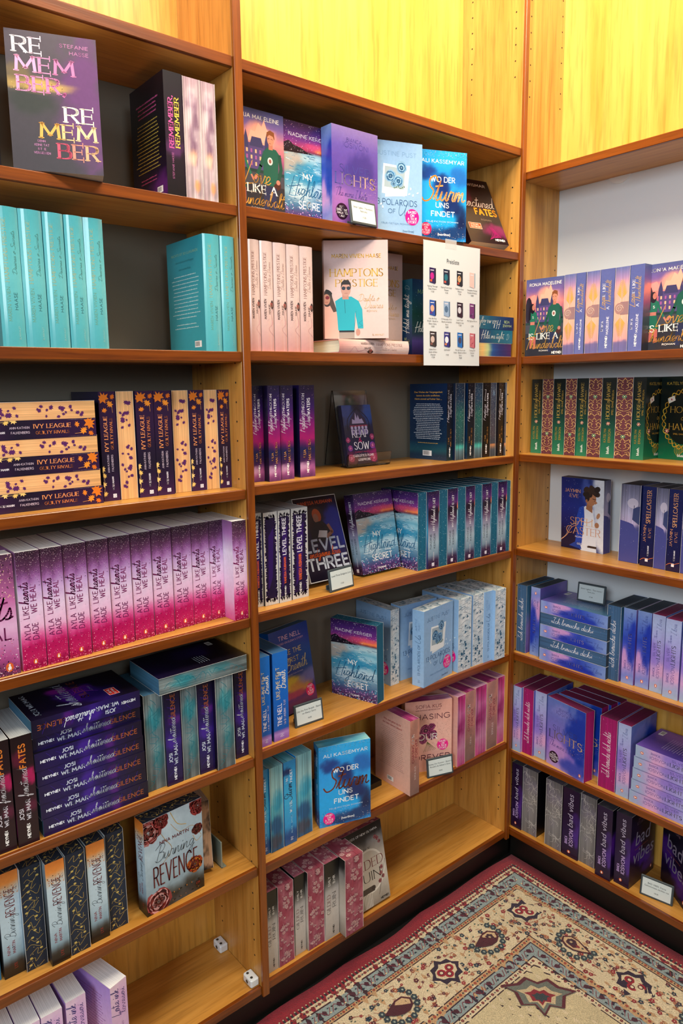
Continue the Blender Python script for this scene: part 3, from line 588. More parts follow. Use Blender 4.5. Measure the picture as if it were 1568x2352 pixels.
# -- marble and roses
d, I = DD('revenge', 133, 202, 34, S((0, '#17130f'), (.12, '#2a2620'), (.25, '#8fa6b4'), (.6, '#b5cbda'), (1, '#c3d6e2'), n=.4, nc='#8ea6b8', ns=4, warp=.18),
    S((0, '#18120f'), (.12, '#2c2623'), (.2, '#8aa6b6'), (.4, '#bcd2df'), (.75, '#c3d7e2'), (.84, '#cdbba8'), (.9, '#e78b3c'), (1, '#d9772a'), warp=.05), S('#1d1a1a', '#8ea2ae'),
    S('#1b2333', '#1f2a3d', '#182133', sk=.35), S('#1a2434'))
f = I['front']
f.sp([(20, 195), (45, 150), (60, 120), (30, 92)], 1.1, '#a9824a'); f.sp([(60, 175), (80, 150), (110, 150), (130, 120)], .9, '#b8935a'); f.sp([(60, 200), (75, 170), (95, 160)], 1.6, '#caa96a'); f.sp([(110, 128), (118, 112), (130, 118)], 1, '#caa05a')
for x, y, r, cl, sd in ((10, 178, 34, ('#5a0f16', '#8b1a22', '#b3474a', '#d9a0a0', '#3a0a10'), 1), (38, 190, 20, ('#6d141c', '#8e1e26', '#a9343a', '#7a1a20', '#3a0a10'), 2), (124, 188, 24, ('#7a141c', '#a32630', '#c24a4e', '#8d1820', '#4a0b10'), 3), (120, 138, 14, ('#45121a', '#6b1a20', '#83242b', '#5a1018', '#2a0a0c'), 4),
        (26, 22, 32, ('#a14a4c', '#c9797a', '#8a1c22', '#e0b3b0', '#3a0a10'), 5), (112, 62, 21, ('#8a1a14', '#c9401a', '#f08a1e', '#7a1414', '#3a0806'), 6)): f.rose(x, y, r, cl, 10, sd)
for k in range(24): f.ell(58 + (k * 29) % 72, 8 + (k * 17) % 34, 1 + k % 3, .8 + k % 2, ('#d9822c', '#3b4a5a', '#100d0b')[k % 3], 6)
f.text('n', 'NINA MARTIN', 34, 100, 142, 6.6, '#6a1220', wt=1.1); f.text('c', 'Burning', 22, 112, 108, 36, '#1a1c24', wt=1.0); f.text('n', 'REVENGE', 18, 118, 56, 42, '#5d0f18', wt=2.8)
f.rect(112, 12, 124, 22, '#2a1210'); f.text('n', 'LYX', 114, 122, 15, 4, '#b3392c', wt=.6)
s = I['spine']; s.st('n', 'NINA', 44, 62, 22, 4.6, '#8a2a36', wt=.8); s.st('n', 'MARTIN', 44, 68, 13, 4.6, '#8a2a36', wt=.8); s.st('c', 'Burning', 74, 120, 11, 18, '#262a33', wt=.7); s.st('n', 'REVENGE', 118, 170, 9, 15, '#6a1722', wt=1.3); s.st('n', 'LYX', 14, 24, 12, 5, '#a02a24')
s.dots(60, 2, 32, 158, 176, .3, 1.2, ['#a34c18', '#4a3020', '#d9873c'], 2)
for I_, W_, H_ in ((I['edge'], 33, 201), (I['top'], 33, 132)):
    R = random.Random(7)
    for k in range(int(H_ / 13)):
        y = 4 + k * 13; I_.sp([(R.uniform(0, 10), y), (R.uniform(8, 20), y + R.uniform(4, 12)), (R.uniform(14, 26), y - 3), (R.uniform(22, 33), y + R.uniform(0, 12))], .75, '#b99a4e'); I_.ell(R.uniform(5, 28), y + 6, 2.6, 2.1, '#c5aa5c', 9); I_.ell(R.uniform(3, 30), y, .9, .6, '#d9bf78', 6)
# -- small dark and ember books
d, I = DD('ember', 100, 150, 26, S('#140c0a'), S('#140c0a'), edge=S('#c9a184', '#d6ab8a', '#c08a64', n=1, nc='#140b08', ns=7, seed=12), top=S('#c9b9a8'))
d, I = DD('ink', 135, 200, 38, S('#10587a'), S('#1a6d92', '#0e4f72'), edge=S('#e8e4e0')); I['spine'].sp([(36, 20), (28, 40), (34, 62), (24, 90), (32, 130)], .8, '#9ad4e6')
# -- pale pink-lilac with ink script
d, I = DD('inkpink', 135, 200, 38, S('#e6b7da', '#f0d6ea'), S('#efb6d6', '#e2b9e6', '#efcfe8', blobs=[(.7, .8, .4, .2, '#dba4e0', .6)]), S('#e9a8d4', '#efc6e6', '#b996e0', blobs=[(.3, .8, .3, .2, '#8f7fe0', .6)]), S('#f2f1f4'))
s = I['spine']; s.st('c', 'Late ink', 130, 188, 20, 20, '#3a2f7a', wt=1.1); s.st('c', 'lovesai', 128, 182, 6, 15, '#3a2f7a', wt=.8); s.sp([(20, 10), (28, 60), (12, 90)], .6, '#c24a7a'); s.st('n', 'ROMAN', 90, 112, 12, 3.4, '#7a3f8a')
b = I['back']; b.blurb(18, 116, 30, 170, 6.4, '#a05aa0', 9, wt=1.6)
# -- couple in front of a mansion, dusk
SKY = S((0, '#1b1a24'), (.3, '#33343f'), (.42, '#4a4556'), (.55, '#a4527a'), (.7, '#e88a86'), (.85, '#7a5d9c'), (1, '#4e5990'), blobs=[(.55, .76, .3, .13, '#f7a78e', .95), (.15, .72, .2, .08, '#f08a80', .9)])
d, I = DD('love', 132, 200, 34, SKY, S('#6a70ae', '#5f66a6', '#5a62a2'), S('#4e5990'), S((0, '#6d6aa2'), (.12, '#7a6a9c'), (.15, '#f3a6a4'), (.5, '#f6bda0'), (.78, '#f0a8a8'), (.88, '#a584b4'), (1, '#5f6aa6'), warp=.04, sk=.12), S('#4d5274'))
f = I['front']
f.up(); f.poly([(44, 140), (52, 160), (62, 158), (70, 176), (78, 170), (84, 184), (90, 168), (96, 162), (104, 140)], '#f8b29a')
f.up(); f.poly([(10, 140), (18, 156), (30, 160), (38, 148), (48, 138)], '#f39a90')
M1, M2 = '#3c3a66', '#55457c'
f.rect(36, 88, 92, 136, M2)
for x in (34, 84): f.up(); f.poly([(x, 126), (x + 12, 126), (x + 11, 142), (x + 6, 160), (x + 1, 142)], M1)
f.up(); f.poly([(48, 130), (82, 130), (76, 148), (54, 148)], M1)
for i in range(5):
    for j in range(3): f.rect(40 + i * 10.5, 94 + j * 12, 44 + i * 10.5, 101 + j * 12, ('#f4b98c', '#a85a9a')[(i + j) % 2])
f.rect(0, 60, 132, 88, '#42434e'); f.ell(10, 120, 13, 34, '#241a2c', 14); f.rect(0, 82, 132, 88, '#1f3a3a')
f.up(); f.poly([(0, 0), (132, 0), (132, 60), (0, 60)], '#2a2a34')
f.up(); f.poly([(16, 20), (24, 22), (28, 58), (22, 60), (18, 58)], '#c2635a'); f.poly([(28, 18), (37, 20), (37, 58), (29, 60)], '#c2635a')   # legs
f.up(); f.poly([(12, 50), (38, 50), (33, 84), (17, 84)], '#1c6650'); f.rect(17, 82, 32, 90, '#c9786a')
f.up(); f.poly([(15, 90), (34, 90), (38, 112), (30, 118), (20, 118), (13, 108)], '#1f6e56')
f.stroke([(35, 110), (42, 92), (52, 74)], 5, '#1f6e56'); f.stroke([(51, 76), (56, 68)], 4, '#c9786a'); f.ell(24, 124, 8, 13, '#160f1c', 14); f.up(); f.poly([(12, 124), (18, 136), (18, 96), (10, 92)], '#160f1c'); f.ell(27, 127, 5, 7.4, '#c27a68', 14); f.ell(30, 127, .9, .6, '#2a1620', 5); f.text('n', 'S', 24, 28, 99, 5.5, '#f0f0ea', wt=1)
f.stroke([(82, 118), (74, 96), (64, 76)], 7, '#175343'); f.stroke([(65, 78), (60, 70)], 5, '#c9786a'); f.up(); f.poly([(80, 62), (114, 60), (118, 110), (126, 118), (112, 132), (92, 134), (80, 124)], '#17594a'); f.stroke([(120, 122), (124, 96), (118, 76)], 8, '#124a3e')
f.ell(97, 108, 6.4, 7.4, '#e4dcd6', 16); f.ell(97, 108, 3.4, 4.2, '#9a5a50', 10); f.ell(114, 62, 10, 7, '#4a2420', 14, .5); f.ell(116, 70, 5, 5, '#c27a68', 8)
f.up(); f.poly([(82, 60), (112, 58), (110, 10), (100, 10), (97, 40), (90, 10), (78, 10)], '#262c4e')
f.rect(94, 130, 104, 142, '#c47860'); f.ell(99, 149, 8.4, 11, '#d68c70', 18); f.up(); f.poly([(89, 152), (90, 162), (98, 167), (108, 164), (109, 150), (105, 156), (96, 158)], '#8a4c28'); f.stroke([(92, 150), (96, 151)], .9, '#3a1c12'); f.stroke([(100, 151), (104, 150)], .9, '#3a1c12'); f.stroke([(95, 142), (100, 142)], .8, '#9a4a40')
f.text('n', 'RONJA MADELEINE', 12, 120, 182, 7, '#f2ece6', wt=1.3); f.text('c', 'Love', 34, 96, 62, 44, '#c9923e', wt=2); f.text('f', 'IS LIKE A', 14, 112, 44, 15, '#f4f0ea', wt=3); f.text('c', 'Thunderbolt', 4, 128, 20, 34, '#d29a42', wt=1.8); f.text('n', 'ROMAN', 50, 80, 12, 3.6, '#e6dfd8', wt=.9); f.heyne(94, 5, 32)
s = I['spine']; s.heyne(12, 13, 28, v=True); s.st('n', 'RONJA', 52, 76, 24, 5.2, '#e9e6f2', wt=1); s.st('n', 'MADELEINE', 44, 86, 11, 5.2, '#e9e6f2', wt=1); s.st('c', 'Love', 104, 134, 22, 16, '#d9a94e', wt=1.0); s.st('f', 'IS LIKE', 136, 166, 22, 6.4, '#f2eef6', wt=1.3); s.st('f', 'A', 104, 110, 11, 6, '#f2eef6', wt=1.2); s.st('c', 'Thunderbolt', 114, 172, 8, 15, '#cba25c', wt=.9)
e = I['edge']
def frond(e, x, y, L, sg, col):
    e.stroke([(x, y), (x, y + sg * L)], .7, col)
    for k in range(10):
        t = k / 10; yy = y + sg * L * (.12 + .8 * t); q = (13 - 9 * t)
        for sx in (-1, 1): e.up(); e.poly([(x, yy), (x + sx * q * .7, yy + sg * q * .8), (x + sx * q, yy + sg * (q * 1.35)), (x + sx * q * .35, yy + sg * q * .8)], col)
frond(e, 17, 118, 54, 1, '#d9a853'); frond(e, 15, 88, 54, -1, '#d9a853'); e.rect(14, 88, 33, 118, '#a07a7e'); e.ell(12, 103, 11, 13, '#b0837f', 18); e.sp([(12 + (9 - k * .55) * math.cos(k * .8), 103 + (9 - k * .55) * math.sin(k * .8)) for k in range(15)], .9, '#f0dccb')
# -- seascape at dusk
d, I = DD('highland', 132, 199, 33, S((0, '#2a1740'), (.07, '#4a2f6a'), (.16, '#3c6a92'), (.3, '#7fa9c0'), (.45, '#3f95b8'), (.58, '#55a7c4'), (.66, '#b9d4dc'), (.705, '#8fb7c6'), (.71, '#241634'), (.74, '#c2405e'), (.82, '#7a2f86'), (.92, '#4a2472'), (1, '#2e1650'), warp=.03,
     blobs=[(.95, .765, .4, .045, '#ff8a4a', .95), (.7, .79, .4, .04, '#d94a78', .8), (.12, .6, .35, .13, '#b8a294', .75), (.5, .5, .4, .12, '#1f86b4', .6), (.35, .3, .3, .12, '#dfe9ec', .6), (.75, .36, .3, .08, '#d6e6ee', .6), (.8, .55, .3, .05, '#d5e8ee', .5)], seed=21), 
    S((0, '#241030'), (.1, '#3a2444'), (.18, '#7f98ac'), (.34, '#a8bccb'), (.5, '#8d86a2'), (.62, '#4a2c4e'), (.74, '#180c1c'), (.82, '#5b2a6e'), (.9, '#3a1c5a'), (1, '#1c1030'), warp=.03),
    S('#2e1650', '#3f95b8', '#2a1740'), S('#045a78', '#05607e', '#075270', sk=.15), S('#0a6280', '#05506c'))
f = I['front']; R = random.Random(31)
for k in range(170):
    y = R.uniform(34, 138); x = R.uniform(0, 132); L_ = R.uniform(3, 15)
    f.sp([(x, y), (x + L_ * .5, y + R.uniform(-1.5, 1.5)), (x + L_, y + R.uniform(-2, 1))], R.uniform(.3, 1.1), ('#dff0f4', '#1c7fae', '#8fcadb', '#0f5f88', '#f2f8f8')[k % 5], up=(k % 20 == 0), k=3)
f.up(); f.poly([(0, 141), (22, 154), (34, 152), (46, 150), (60, 144), (80, 141), (60, 140), (0, 137)], '#140d1c'); f.up(); f.poly([(0, 154), (14, 160), (24, 155), (10, 143), (0, 143)], '#1c1026')
f.dots(150, 0, 132, 140, 199, .25, .9, ['#f6d9f0', '#ffffff', '#e9a8d8'], 3); f.dots(260, 0, 132, 0, 34, .4, 1.7, ['#c89ad6', '#8f5aa8', '#f2c6de', '#3a1c5a', '#5ab4d0'], 4, bias=.6, sides=6); f.dots(40, 10, 120, 34, 140, .3, .8, ['#ffffff', '#fbe8c0'], 5)
f.text('n', 'NADINE KERGER', 14, 118, 170, 6.6, '#e9e0ea', wt=1.0); f.text('n', 'MY', 50, 76, 88, 13, '#f6f6f2', wt=1.8); f.text('c', 'Highland', 12, 122, 56, 42, '#0f5b86', wt=1.9); f.text('n', 'ROMAN', 84, 104, 50, 3.4, '#eef2f4', wt=.6); f.text('n', 'SECRET', 38, 106, 30, 14, '#f4f2f4', wt=2.0); f.text('n', 'GOLDMANN', 52, 80, 8, 3.6, '#f0eef2', wt=.8)
s = I['spine']; s.rect(12, 6, 20, 15, '#e9e4ee'); s.st('n', 'GOLDMANN', 20, 42, 14, 2.6, '#d9d2dc', wt=.5); s.st('n', 'NADINE', 52, 90, 22, 5, '#33404e', wt=.8); s.st('n', 'KERGER', 52, 90, 10, 5, '#33404e', wt=.8); s.st('n', 'MY', 98, 110, 12, 6.4, '#f0eef4', wt=1); s.st('c', 'Highland', 112, 152, 12, 17, '#efeaf2', wt=.8); s.st('n', 'SECRET', 153, 182, 12, 6.4, '#f4f2f6', wt=1.1); s.dots(60, 0, 33, 0, 20, .3, .9, ['#c07aa6', '#8a4a80'], 5); s.dots(30, 0, 33, 150, 199, .2, .6, ['#e6b8e0'], 6)
for q, W_, H_ in (('edge', 32, 198), ('top', 32, 131)): I[q].dots(90, 1, 31, 3, H_, .22, .8, ['#bfe6ee', '#8fd2e0', '#e8fbff'], 8, sides=5)
# -- gradient covers with slender titles, two colourways
def lights(key, front, spine, back, edge, top, motto, tcol, fcol, more):
    d, I = DD(key, 132, 200, 34, front, spine, back, edge, top)
    f = I['front']; f.text('n', 'BIANCA', 42, 84, 172, 7, tcol, wt=.7); f.text('n', 'IOSIVONI', 32, 104, 160, 10, tcol, wt=.8)
    f.text('n', 'SILVER', 22, 106, 108, 16, fcol, wt=1.0); f.text('f', 'LIGHTS', 10, 122, 84, 22, fcol, wt=3.2, col2='#e6b88a'); f.text('c', more, 10, 100, 60, 20, tcol, wt=.8); f.dots(160, 84, 130, 60, 108, .25, .8, [fcol, '#e8c9a8'], 4)
    f.sticker(27, 28, 17, '#2b0c2a', ('PLUS', 'EXKLUSIVE', 'CHARACTER', 'CARD'), '#f0e6f0', 4.2); f.bird(118, 14, 5)
    s = I['spine']; s.bird(17, 17, 4.4); s.st('n', 'BIANCA', 40, 62, 22, 5.4, tcol, wt=.55); s.st('n', 'IOSIVONI', 38, 84, 10, 7.4, tcol, wt=.7); s.st('f', 'LIGHTS', 88, 134, 10, 9, fcol, wt=1.6, col2='#8a7f96'); s.st('n', 'SILVER', 92, 126, 23, 5.4, fcol, wt=.5); s.st('c', 'The more', 138, 160, 20, 10, tcol, wt=.4); s.st('c', 'I love', 162, 190, 10, 12, tcol, wt=.45)
    I['edge'].st('c', motto, 34, 160, 12, 16, '#f3eef4', wt=.75); I['edge'].dots(24, 1, 32, 4, 196, .25, .7, ['#f0cfe8'], 5)
    I['back'].blurb(30, 112, 50, 150, 6.2, '#b9b2d6', 7, wt=1.4); I['back'].barcode(12, 10, 26, 13)
lights('silver', S((0, '#b59ad8'), (.3, '#8a6ad0'), (.55, '#7a72cc'), (1, '#5f78c4'), blobs=[(.95, .6, .5, .5, '#1238a8', .95), (.3, .25, .3, .2, '#c896dc', .8), (.7, .1, .4, .15, '#3a4ab8', .8), (.35, .85, .3, .1, '#8c8ad4', .6)]),
    S((0, '#9fb4d2'), (.12, '#a8acd6'), (.25, '#d3a2d4'), (.45, '#9c8ad6'), (.7, '#a6a6e0'), (.88, '#a9b6e2'), (1, '#a3acd8'), warp=.08, blobs=[(.2, .5, .4, .2, '#8a6fd0', .6), (.8, .3, .4, .1, '#e0a8d4', .7)]),
    S('#6a4ca8', '#3c2f86', '#5b4fb0', blobs=[(.2, .3, .3, .3, '#9a62b8', .7)]), S('#9c0060', '#a8046a', '#98005c', sk=.2), S('#7d1450', '#5c1040'), '»Ich brauche dich nicht.«', '#3a3288', '#3a3a68', 'The more I love')
lights('hate', S((0, '#7a4a96'), (.3, '#7f5cae'), (.55, '#4f3a9a'), (.8, '#5a4aa6'), (1, '#8a76b8'), blobs=[(.6, .6, .35, .2, '#2f2a86', .85), (.15, .2, .3, .2, '#a86ab4', .6)]),
    S((0, '#8f9fd2'), (.12, '#7b84d0'), (.26, '#c69ad2'), (.42, '#5a5cc8'), (.6, '#2a45b4'), (.8, '#5570c4'), (1, '#7f98d0'), warp=.08, blobs=[(.85, .55, .5, .35, '#1c34a8', .9), (.15, .35, .3, .15, '#d49ad0', .8)]),
    S('#5a4a9a', '#3f6a94', '#2f5878', blobs=[(.2, .3, .3, .3, '#8a6ab8', .7)]), S('#34557c', '#3b5f88', '#35587f', sk=.3), S('#28394e', '#22303f'), '»Ich brauche dich.«', '#2b2f86', '#3b4a9c', 'The more I hate')
# -- pale blue with a snapshot of roses
d, I = DD('polaroid', 132, 203, 36, S('#8fb4dc', '#94b8de', '#8aaed6'), S('#9cc2ea', '#8fb6e0'), S('#8fb4dc'), S('#d9dee3', '#e0e3e6', n=.5, nc='#8fb0c6', ns=12, seed=31, sk=.08), S('#d2d7dc', '#d9dde0', n=.6, nc='#6f93aa', ns=12, seed=30))
f = I['front']; f.text('n', 'JUSTINE PUST', 16, 116, 172, 9, '#6f95c0', wt=1.1)
f.up(); f.poly([(36, 82), (92, 88), (100, 154), (44, 150)], '#e3e9ee'); f.up(); f.poly([(28, 90), (86, 86), (92, 150), (32, 154)], '#eef1f3'); f.up(); f.poly([(34, 104), (84, 101), (88, 146), (36, 149)], '#a3b3bd')
for x, y, r, sd in ((50, 128, 16, 1), (70, 118, 15, 2), (78, 148, 16, 3), (58, 112, 9, 4)): f.rose(x, y, r, ('#a8cbe6', '#6fa6d2', '#3f7fb4', '#9ac4e4', '#24547e'), 10, sd)
for k in range(6): f.ell(60 + k * 5, 103 + (k % 3) * 2, 3, 1.4, '#5f7a68', 7, k)
for x, y in ((102, 104), (108, 90), (98, 92), (30, 60), (26, 66), (120, 96)): f.ell(x, y, 3.2, 1.8, '#d5e6f4', 8, x)
f.text('n', '13 POLAROIDS', 10, 118, 66, 12, '#3a5f8c', wt=1.1); f.text('n', 'OF', 44, 62, 48, 9, '#3a5f8c', wt=.9); f.text('c', 'Us', 68, 100, 44, 30, '#3a5f8c', wt=1.0); f.sticker(106, 42, 18, '#f0148c', ('BASED', 'ON', 'A TRUE', 'STORY'), '#fff2f8', 5); f.text('n', 'TRUE FICTION ROMAN', 26, 100, 24, 3, '#6f95c0', wt=.5); f.builtin('{heartlines}', 96, 8, 6.5, '#3a5f8c', 'c')
s = I['spine']; s.stb('{h}', 10, 13, 7, '#4a72a4'); s.st('n', '13 POLAROIDS OF', 30, 112, 12, 7, '#3a608e', wt=.9); s.st('c', 'Us', 114, 138, 10, 18, '#3a608e', wt=.8); s.st('n', 'JUSTINE', 148, 180, 22, 5, '#7ba2cf', wt=.7); s.st('n', 'PUST', 150, 170, 12, 5, '#7ba2cf', wt=.7)
for q, H_ in (('edge', 202), ('top', 130)):
    e = I[q]; R = random.Random(9)
    for k in range(int(H_ * 1.1)):
        x, y, a = R.uniform(2, 33), R.uniform(3, H_ - 2), R.uniform(-.8, 1.2); L = R.uniform(3, 10); c = ('#f2f4f5', '#6f96b2', '#3f6a86', '#e9edf0', '#b9c4cc')[k % 5]
        if k % 9 == 0: e.up(); e.poly([(x, y), (x + 6, y + 4), (x + 1, y + 8)], '#1f5674')
        else: e.sp([(x - L, y - L * a * .5), (x, y + L * .25), (x + L * .7, y + L * a * .5)], R.uniform(.3, .9), c, up=(k % 6 == 0), k=3)
# -- bright blue storm
d, I = DD('sturm', 132, 204, 34, S('#1a96e4', '#16aaf2', '#24a4ee', '#1894e4', '#26acf0', warp=.3, blobs=[(.72, .42, .22, .16, '#0c2a66', 1), (.5, .62, .2, .16, '#0c2c70', 1), (.22, .76, .2, .1, '#0e3a86', .9), (.92, .25, .16, .2, '#0a1f4e', 1), (.6, .08, .6, .09, '#12386e', .9), (.85, .72, .2, .14, '#1a5fb4', .7)], seed=5),
    S('#1d5f9a', '#2a9ad8', '#35b0e2', '#2ea4da', '#1f8ac6', blobs=[(.2, .88, .5, .05, '#0c2a60', .9), (.5, .1, .8, .1, '#184a8a', .8)]), S('#0f4c8c', '#1a7cc4', '#0c2a60'),
    S('#2f5a86', '#3a8fb4', '#5fb4c8', '#8fc0c4', '#7fb8c0', blobs=[(.5, .3, .7, .12, '#2a5a8a', .8), (.4, .12, .5, .1, '#4a4a5a', .8), (.6, .6, .5, .14, '#2f9cc0', .7)], n=.3, nc='#c8d4d0', ns=6, sk=.6, seed=8), S('#5fb0c4', '#3fa0c6', '#84c2cc', n=.5, nc='#a8d4d8', ns=5, sk=.3))
f = I['front']; f.dots(260, 0, 132, 0, 44, .25, .8, ['#0a1c40', '#e09a6a', '#12305e', '#d9dfe8'], 3, bias=.5); f.dots(120, 0, 132, 192, 204, .25, .7, ['#0a1c40', '#e0a070'], 4)
f.text('n', 'ALI KASSEMYAR', 12, 124, 176, 8, '#e8f2fa', wt=1.3); f.text('n', 'WO DER', 36, 100, 134, 11, '#ffffff', wt=1.9); f.text('c', 'Sturm', 14, 126, 92, 52, '#7a3420', wt=3.4, col2='#5a2a26'); f.text('n', 'UNS', 50, 84, 76, 11, '#ffffff', wt=1.9); f.text('n', 'FINDET', 38, 100, 56, 11, '#ffffff', wt=1.9); f.text('n', 'TRUE FICTION ROMAN', 24, 110, 42, 3.2, '#cfe2f0', wt=.6); f.sticker(24, 20, 15, '#f0148c', ('BASED', 'ON', 'A TRUE', 'STORY'), '#fff2f8', 4.2); f.builtin('{heartlines}', 72, 12, 7.5, '#f2f6fa', 'c', bold=.1)
s = I['spine']; s.stb('{h}', 8, 12, 8, '#e8f2fa'); s.st('n', 'ALI KASSEMYAR', 26, 70, 12, 3.6, '#9ad0ee', wt=.6); s.st('n', 'WO DER', 78, 106, 12, 6.4, '#f2f8fc', wt=1); s.st('c', 'Sturm', 108, 150, 12, 24, '#16233e', wt=1.5); s.st('n', 'UNS', 152, 168, 22, 6, '#f2f8fc', wt=.9); s.st('n', 'FINDET', 152, 182, 10, 6, '#f2f8fc', wt=.9)
DES['sturmgold'] = d2 = Design.__new__(Design); d2.__dict__.update(d.__dict__); d2.key = 'sturmgold'; d2.me = {}; d2.ink = dict(d.ink); g = Ink(132, 204)
g.dots(260, 0, 132, 0, 44, .25, .8, ['#0a1c40', '#e09a6a', '#12305e', '#d9dfe8'], 3, bias=.5); g.dots(160, 0, 132, 190, 204, .25, .8, ['#e6b48a', '#e0a070', '#0a1c40'], 4)
g.text('n', 'ALI KASSEMYAR', 12, 124, 176, 8, '#e8f2fa', wt=1.3); g.text('n', 'WO DER', 36, 100, 134, 11, '#ffffff', wt=1.9); g.text('c', 'Sturm', 14, 126, 92, 52, '#e88a2a', wt=3.4, col2='#f3c48a'); g.text('n', 'UNS', 50, 84, 76, 11, '#ffffff', wt=1.9); g.text('n', 'FINDET', 38, 100, 56, 11, '#ffffff', wt=1.9); g.text('n', 'TRUE FICTION ROMAN', 24, 110, 42, 3.2, '#cfe2f0', wt=.6); g.sticker(24, 26, 15, '#c01a5c', ('BASED', 'ON', 'A TRUE', 'STORY'), '#f6d2e2', 4.2); g.builtin('{heartlines}', 72, 12, 7.5, '#f2f6fa', 'c', bold=.1); d2.ink['front'] = g
# -- pale pink hardcover in a glossy jacket, man in teal top
d, I = DD('hampton', 142, 214, 30, S('#d9bcb6', '#dcc2bf', '#cfb2b0'), S((0, '#c98f8c'), (.25, '#d9b3ae'), (.5, '#dcc0bb'), (1, '#d6bcb8')), S('#d2b4b0'), S('#dfe3cd', '#e6ead6', sk=.1), mat=M_JACKET, hard=True, gr=(4, 8))
f = I['front']; f.text('n', 'MAREN VIVIEN HAASE', 18, 126, 176, 8, '#c99a28', wt=1.4); f.text('f', 'HAMPTONS', 14, 130, 136, 16, '#d0a030', wt=2.4); f.text('f', 'PRESTIGE', 26, 118, 114, 15, '#cf9f30', wt=2.2)
f.up(); f.poly([(0, 0), (30, 0), (36, 26), (26, 60), (16, 74), (0, 72)], '#d9a494'); f.ell(6, 88, 12, 18, '#2f1f1c', 16); f.up(); f.poly([(8, 100), (18, 90), (28, 60), (20, 58), (12, 74)], '#4a382e'); f.ell(5, 86, 8, 12, '#c08670', 14); f.ell(7, 90, 4.6, 4, '#7a1626', 10); f.stroke([(2, 80), (8, 80)], 1, '#a04a40'); f.ell(10, 102, 9, 4, '#17110f', 10, -.6)
T = '#1aa0b0'
f.up(); f.poly([(30, 18), (66, 18), (68, 58), (74, 22), (86, 22), (84, 64), (76, 82), (60, 92), (40, 92), (24, 82), (28, 50)], T); f.stroke([(66, 20), (70, 60)], .8, '#0e6f7e'); f.stroke([(74, 24), (84, 28), (76, 34), (84, 40)], .6, '#0e6f7e'); f.stroke([(45, 84), (46, 56)], 1, '#0c5f6c')
f.rect(32, 8, 66, 15, '#8a7a72'); f.rect(32, 14, 66, 18, '#15131a'); f.up(); f.poly([(0, 0), (0, 1), (0, 2)], T); f.up(); f.poly([(32, 0), (66, 0), (66, 14), (32, 14)], '#9a8a80'); f.rect(40, 86, 54, 100, '#b98474'); f.ell(48, 108, 11, 16, '#c29080', 18); f.up(); f.poly([(37, 110), (38, 122), (44, 128), (54, 128), (59, 120), (59, 108), (56, 118), (41, 118)], '#231a1a'); f.ell(43, 110, 4.4, 4, '#1d2c3e', 12); f.ell(54, 110, 4.4, 4, '#1d2c3e', 12); f.stroke([(44, 112), (54, 112)], .8, '#15131a'); f.stroke([(45, 99), (52, 99)], .8, '#8a4a40'); f.ell(74, 14, 5, 8, '#b98474', 10)
f.text('c', 'Doubts &', 76, 122, 82, 20, '#cda668', wt=.8); f.text('c', 'Desires', 88, 130, 66, 20, '#cda668', wt=.8); f.text('n', 'ROMAN', 94, 116, 58, 4, '#c0a070'); f.text('n', 'BLANVALET', 106, 132, 6, 3.4, '#c29c54')
s = I['spine']; s.st('n', 'MAREN VIVIEN', 64, 102, 19, 4.6, '#4a3230', wt=.8); s.st('n', 'HAASE', 74, 92, 9, 4.6, '#4a3230', wt=.8); s.st('f', 'HAMPTONS PRESTIGE', 110, 192, 17, 6, '#8a6058', wt=.9); s.st('c', 'Doubts & Desires', 122, 174, 7, 8, '#a8857c', wt=.4)
s.ell(26, 92, 4, 9, '#2a1a1a', 10); s.ell(24, 92, 4, 5, '#c07a68', 10); s.ell(23, 94, 2.4, 2.4, '#8a1c2e', 8); s.sp([(30, 30), (16, 44), (26, 56), (22, 76), (30, 84)], .5, '#a86a78'); s.up(); s.poly([(10, 56), (24, 50), (26, 62), (16, 64)], '#d69aa4')
# -- teal-navy forest night
d, I = DD('hold', 125, 186, 34, S((0, '#2a2258'), (.2, '#5a4a9a'), (.3, '#2f4a5a'), (.55, '#10443f'), (.8, '#0e4a6a'), (1, '#0e3a66')), S((0, '#1a2056'), (.3, '#143a66'), (.6, '#0f5670'), (1, '#186a86')), edge=S((0, '#4a1c58'), (.25, '#23296a'), (.42, '#1d4a8a'), (.52, '#b5c48a'), (.64, '#e8b870'), (.72, '#d9c488'), (.85, '#3a8aa4'), (1, '#1d5a90'), warp=.06, sk=.1), top=S('#1d4a6a'))
f = I['front']; f.text('n', 'MAIKE VOB', 20, 104, 152, 10, '#8cb866', wt=1.2); f.text('c', 'Hold me tight', 10, 114, 60, 34, '#dfe6e4', wt=2); f.dots(70, 0, 125, 60, 186, .3, .9, ['#bfe0e4', '#7fc0d0'], 3); f.rect(90, 8, 122, 18, '#a8203a'); f.rect(91, 9, 121, 17, '#c22a44')
s = I['spine']; s.st('n', 'MAIKE', 10, 46, 20, 6, '#b4c888', wt=1); s.st('n', 'VOB', 18, 40, 10, 6, '#b4c888', wt=1); s.st('c', 'Hold me tight', 56, 148, 11, 19, '#eef2f0', wt=1.2); s.st('c', 'D', 160, 170, 10, 14, '#b8d4d8', wt=.7)
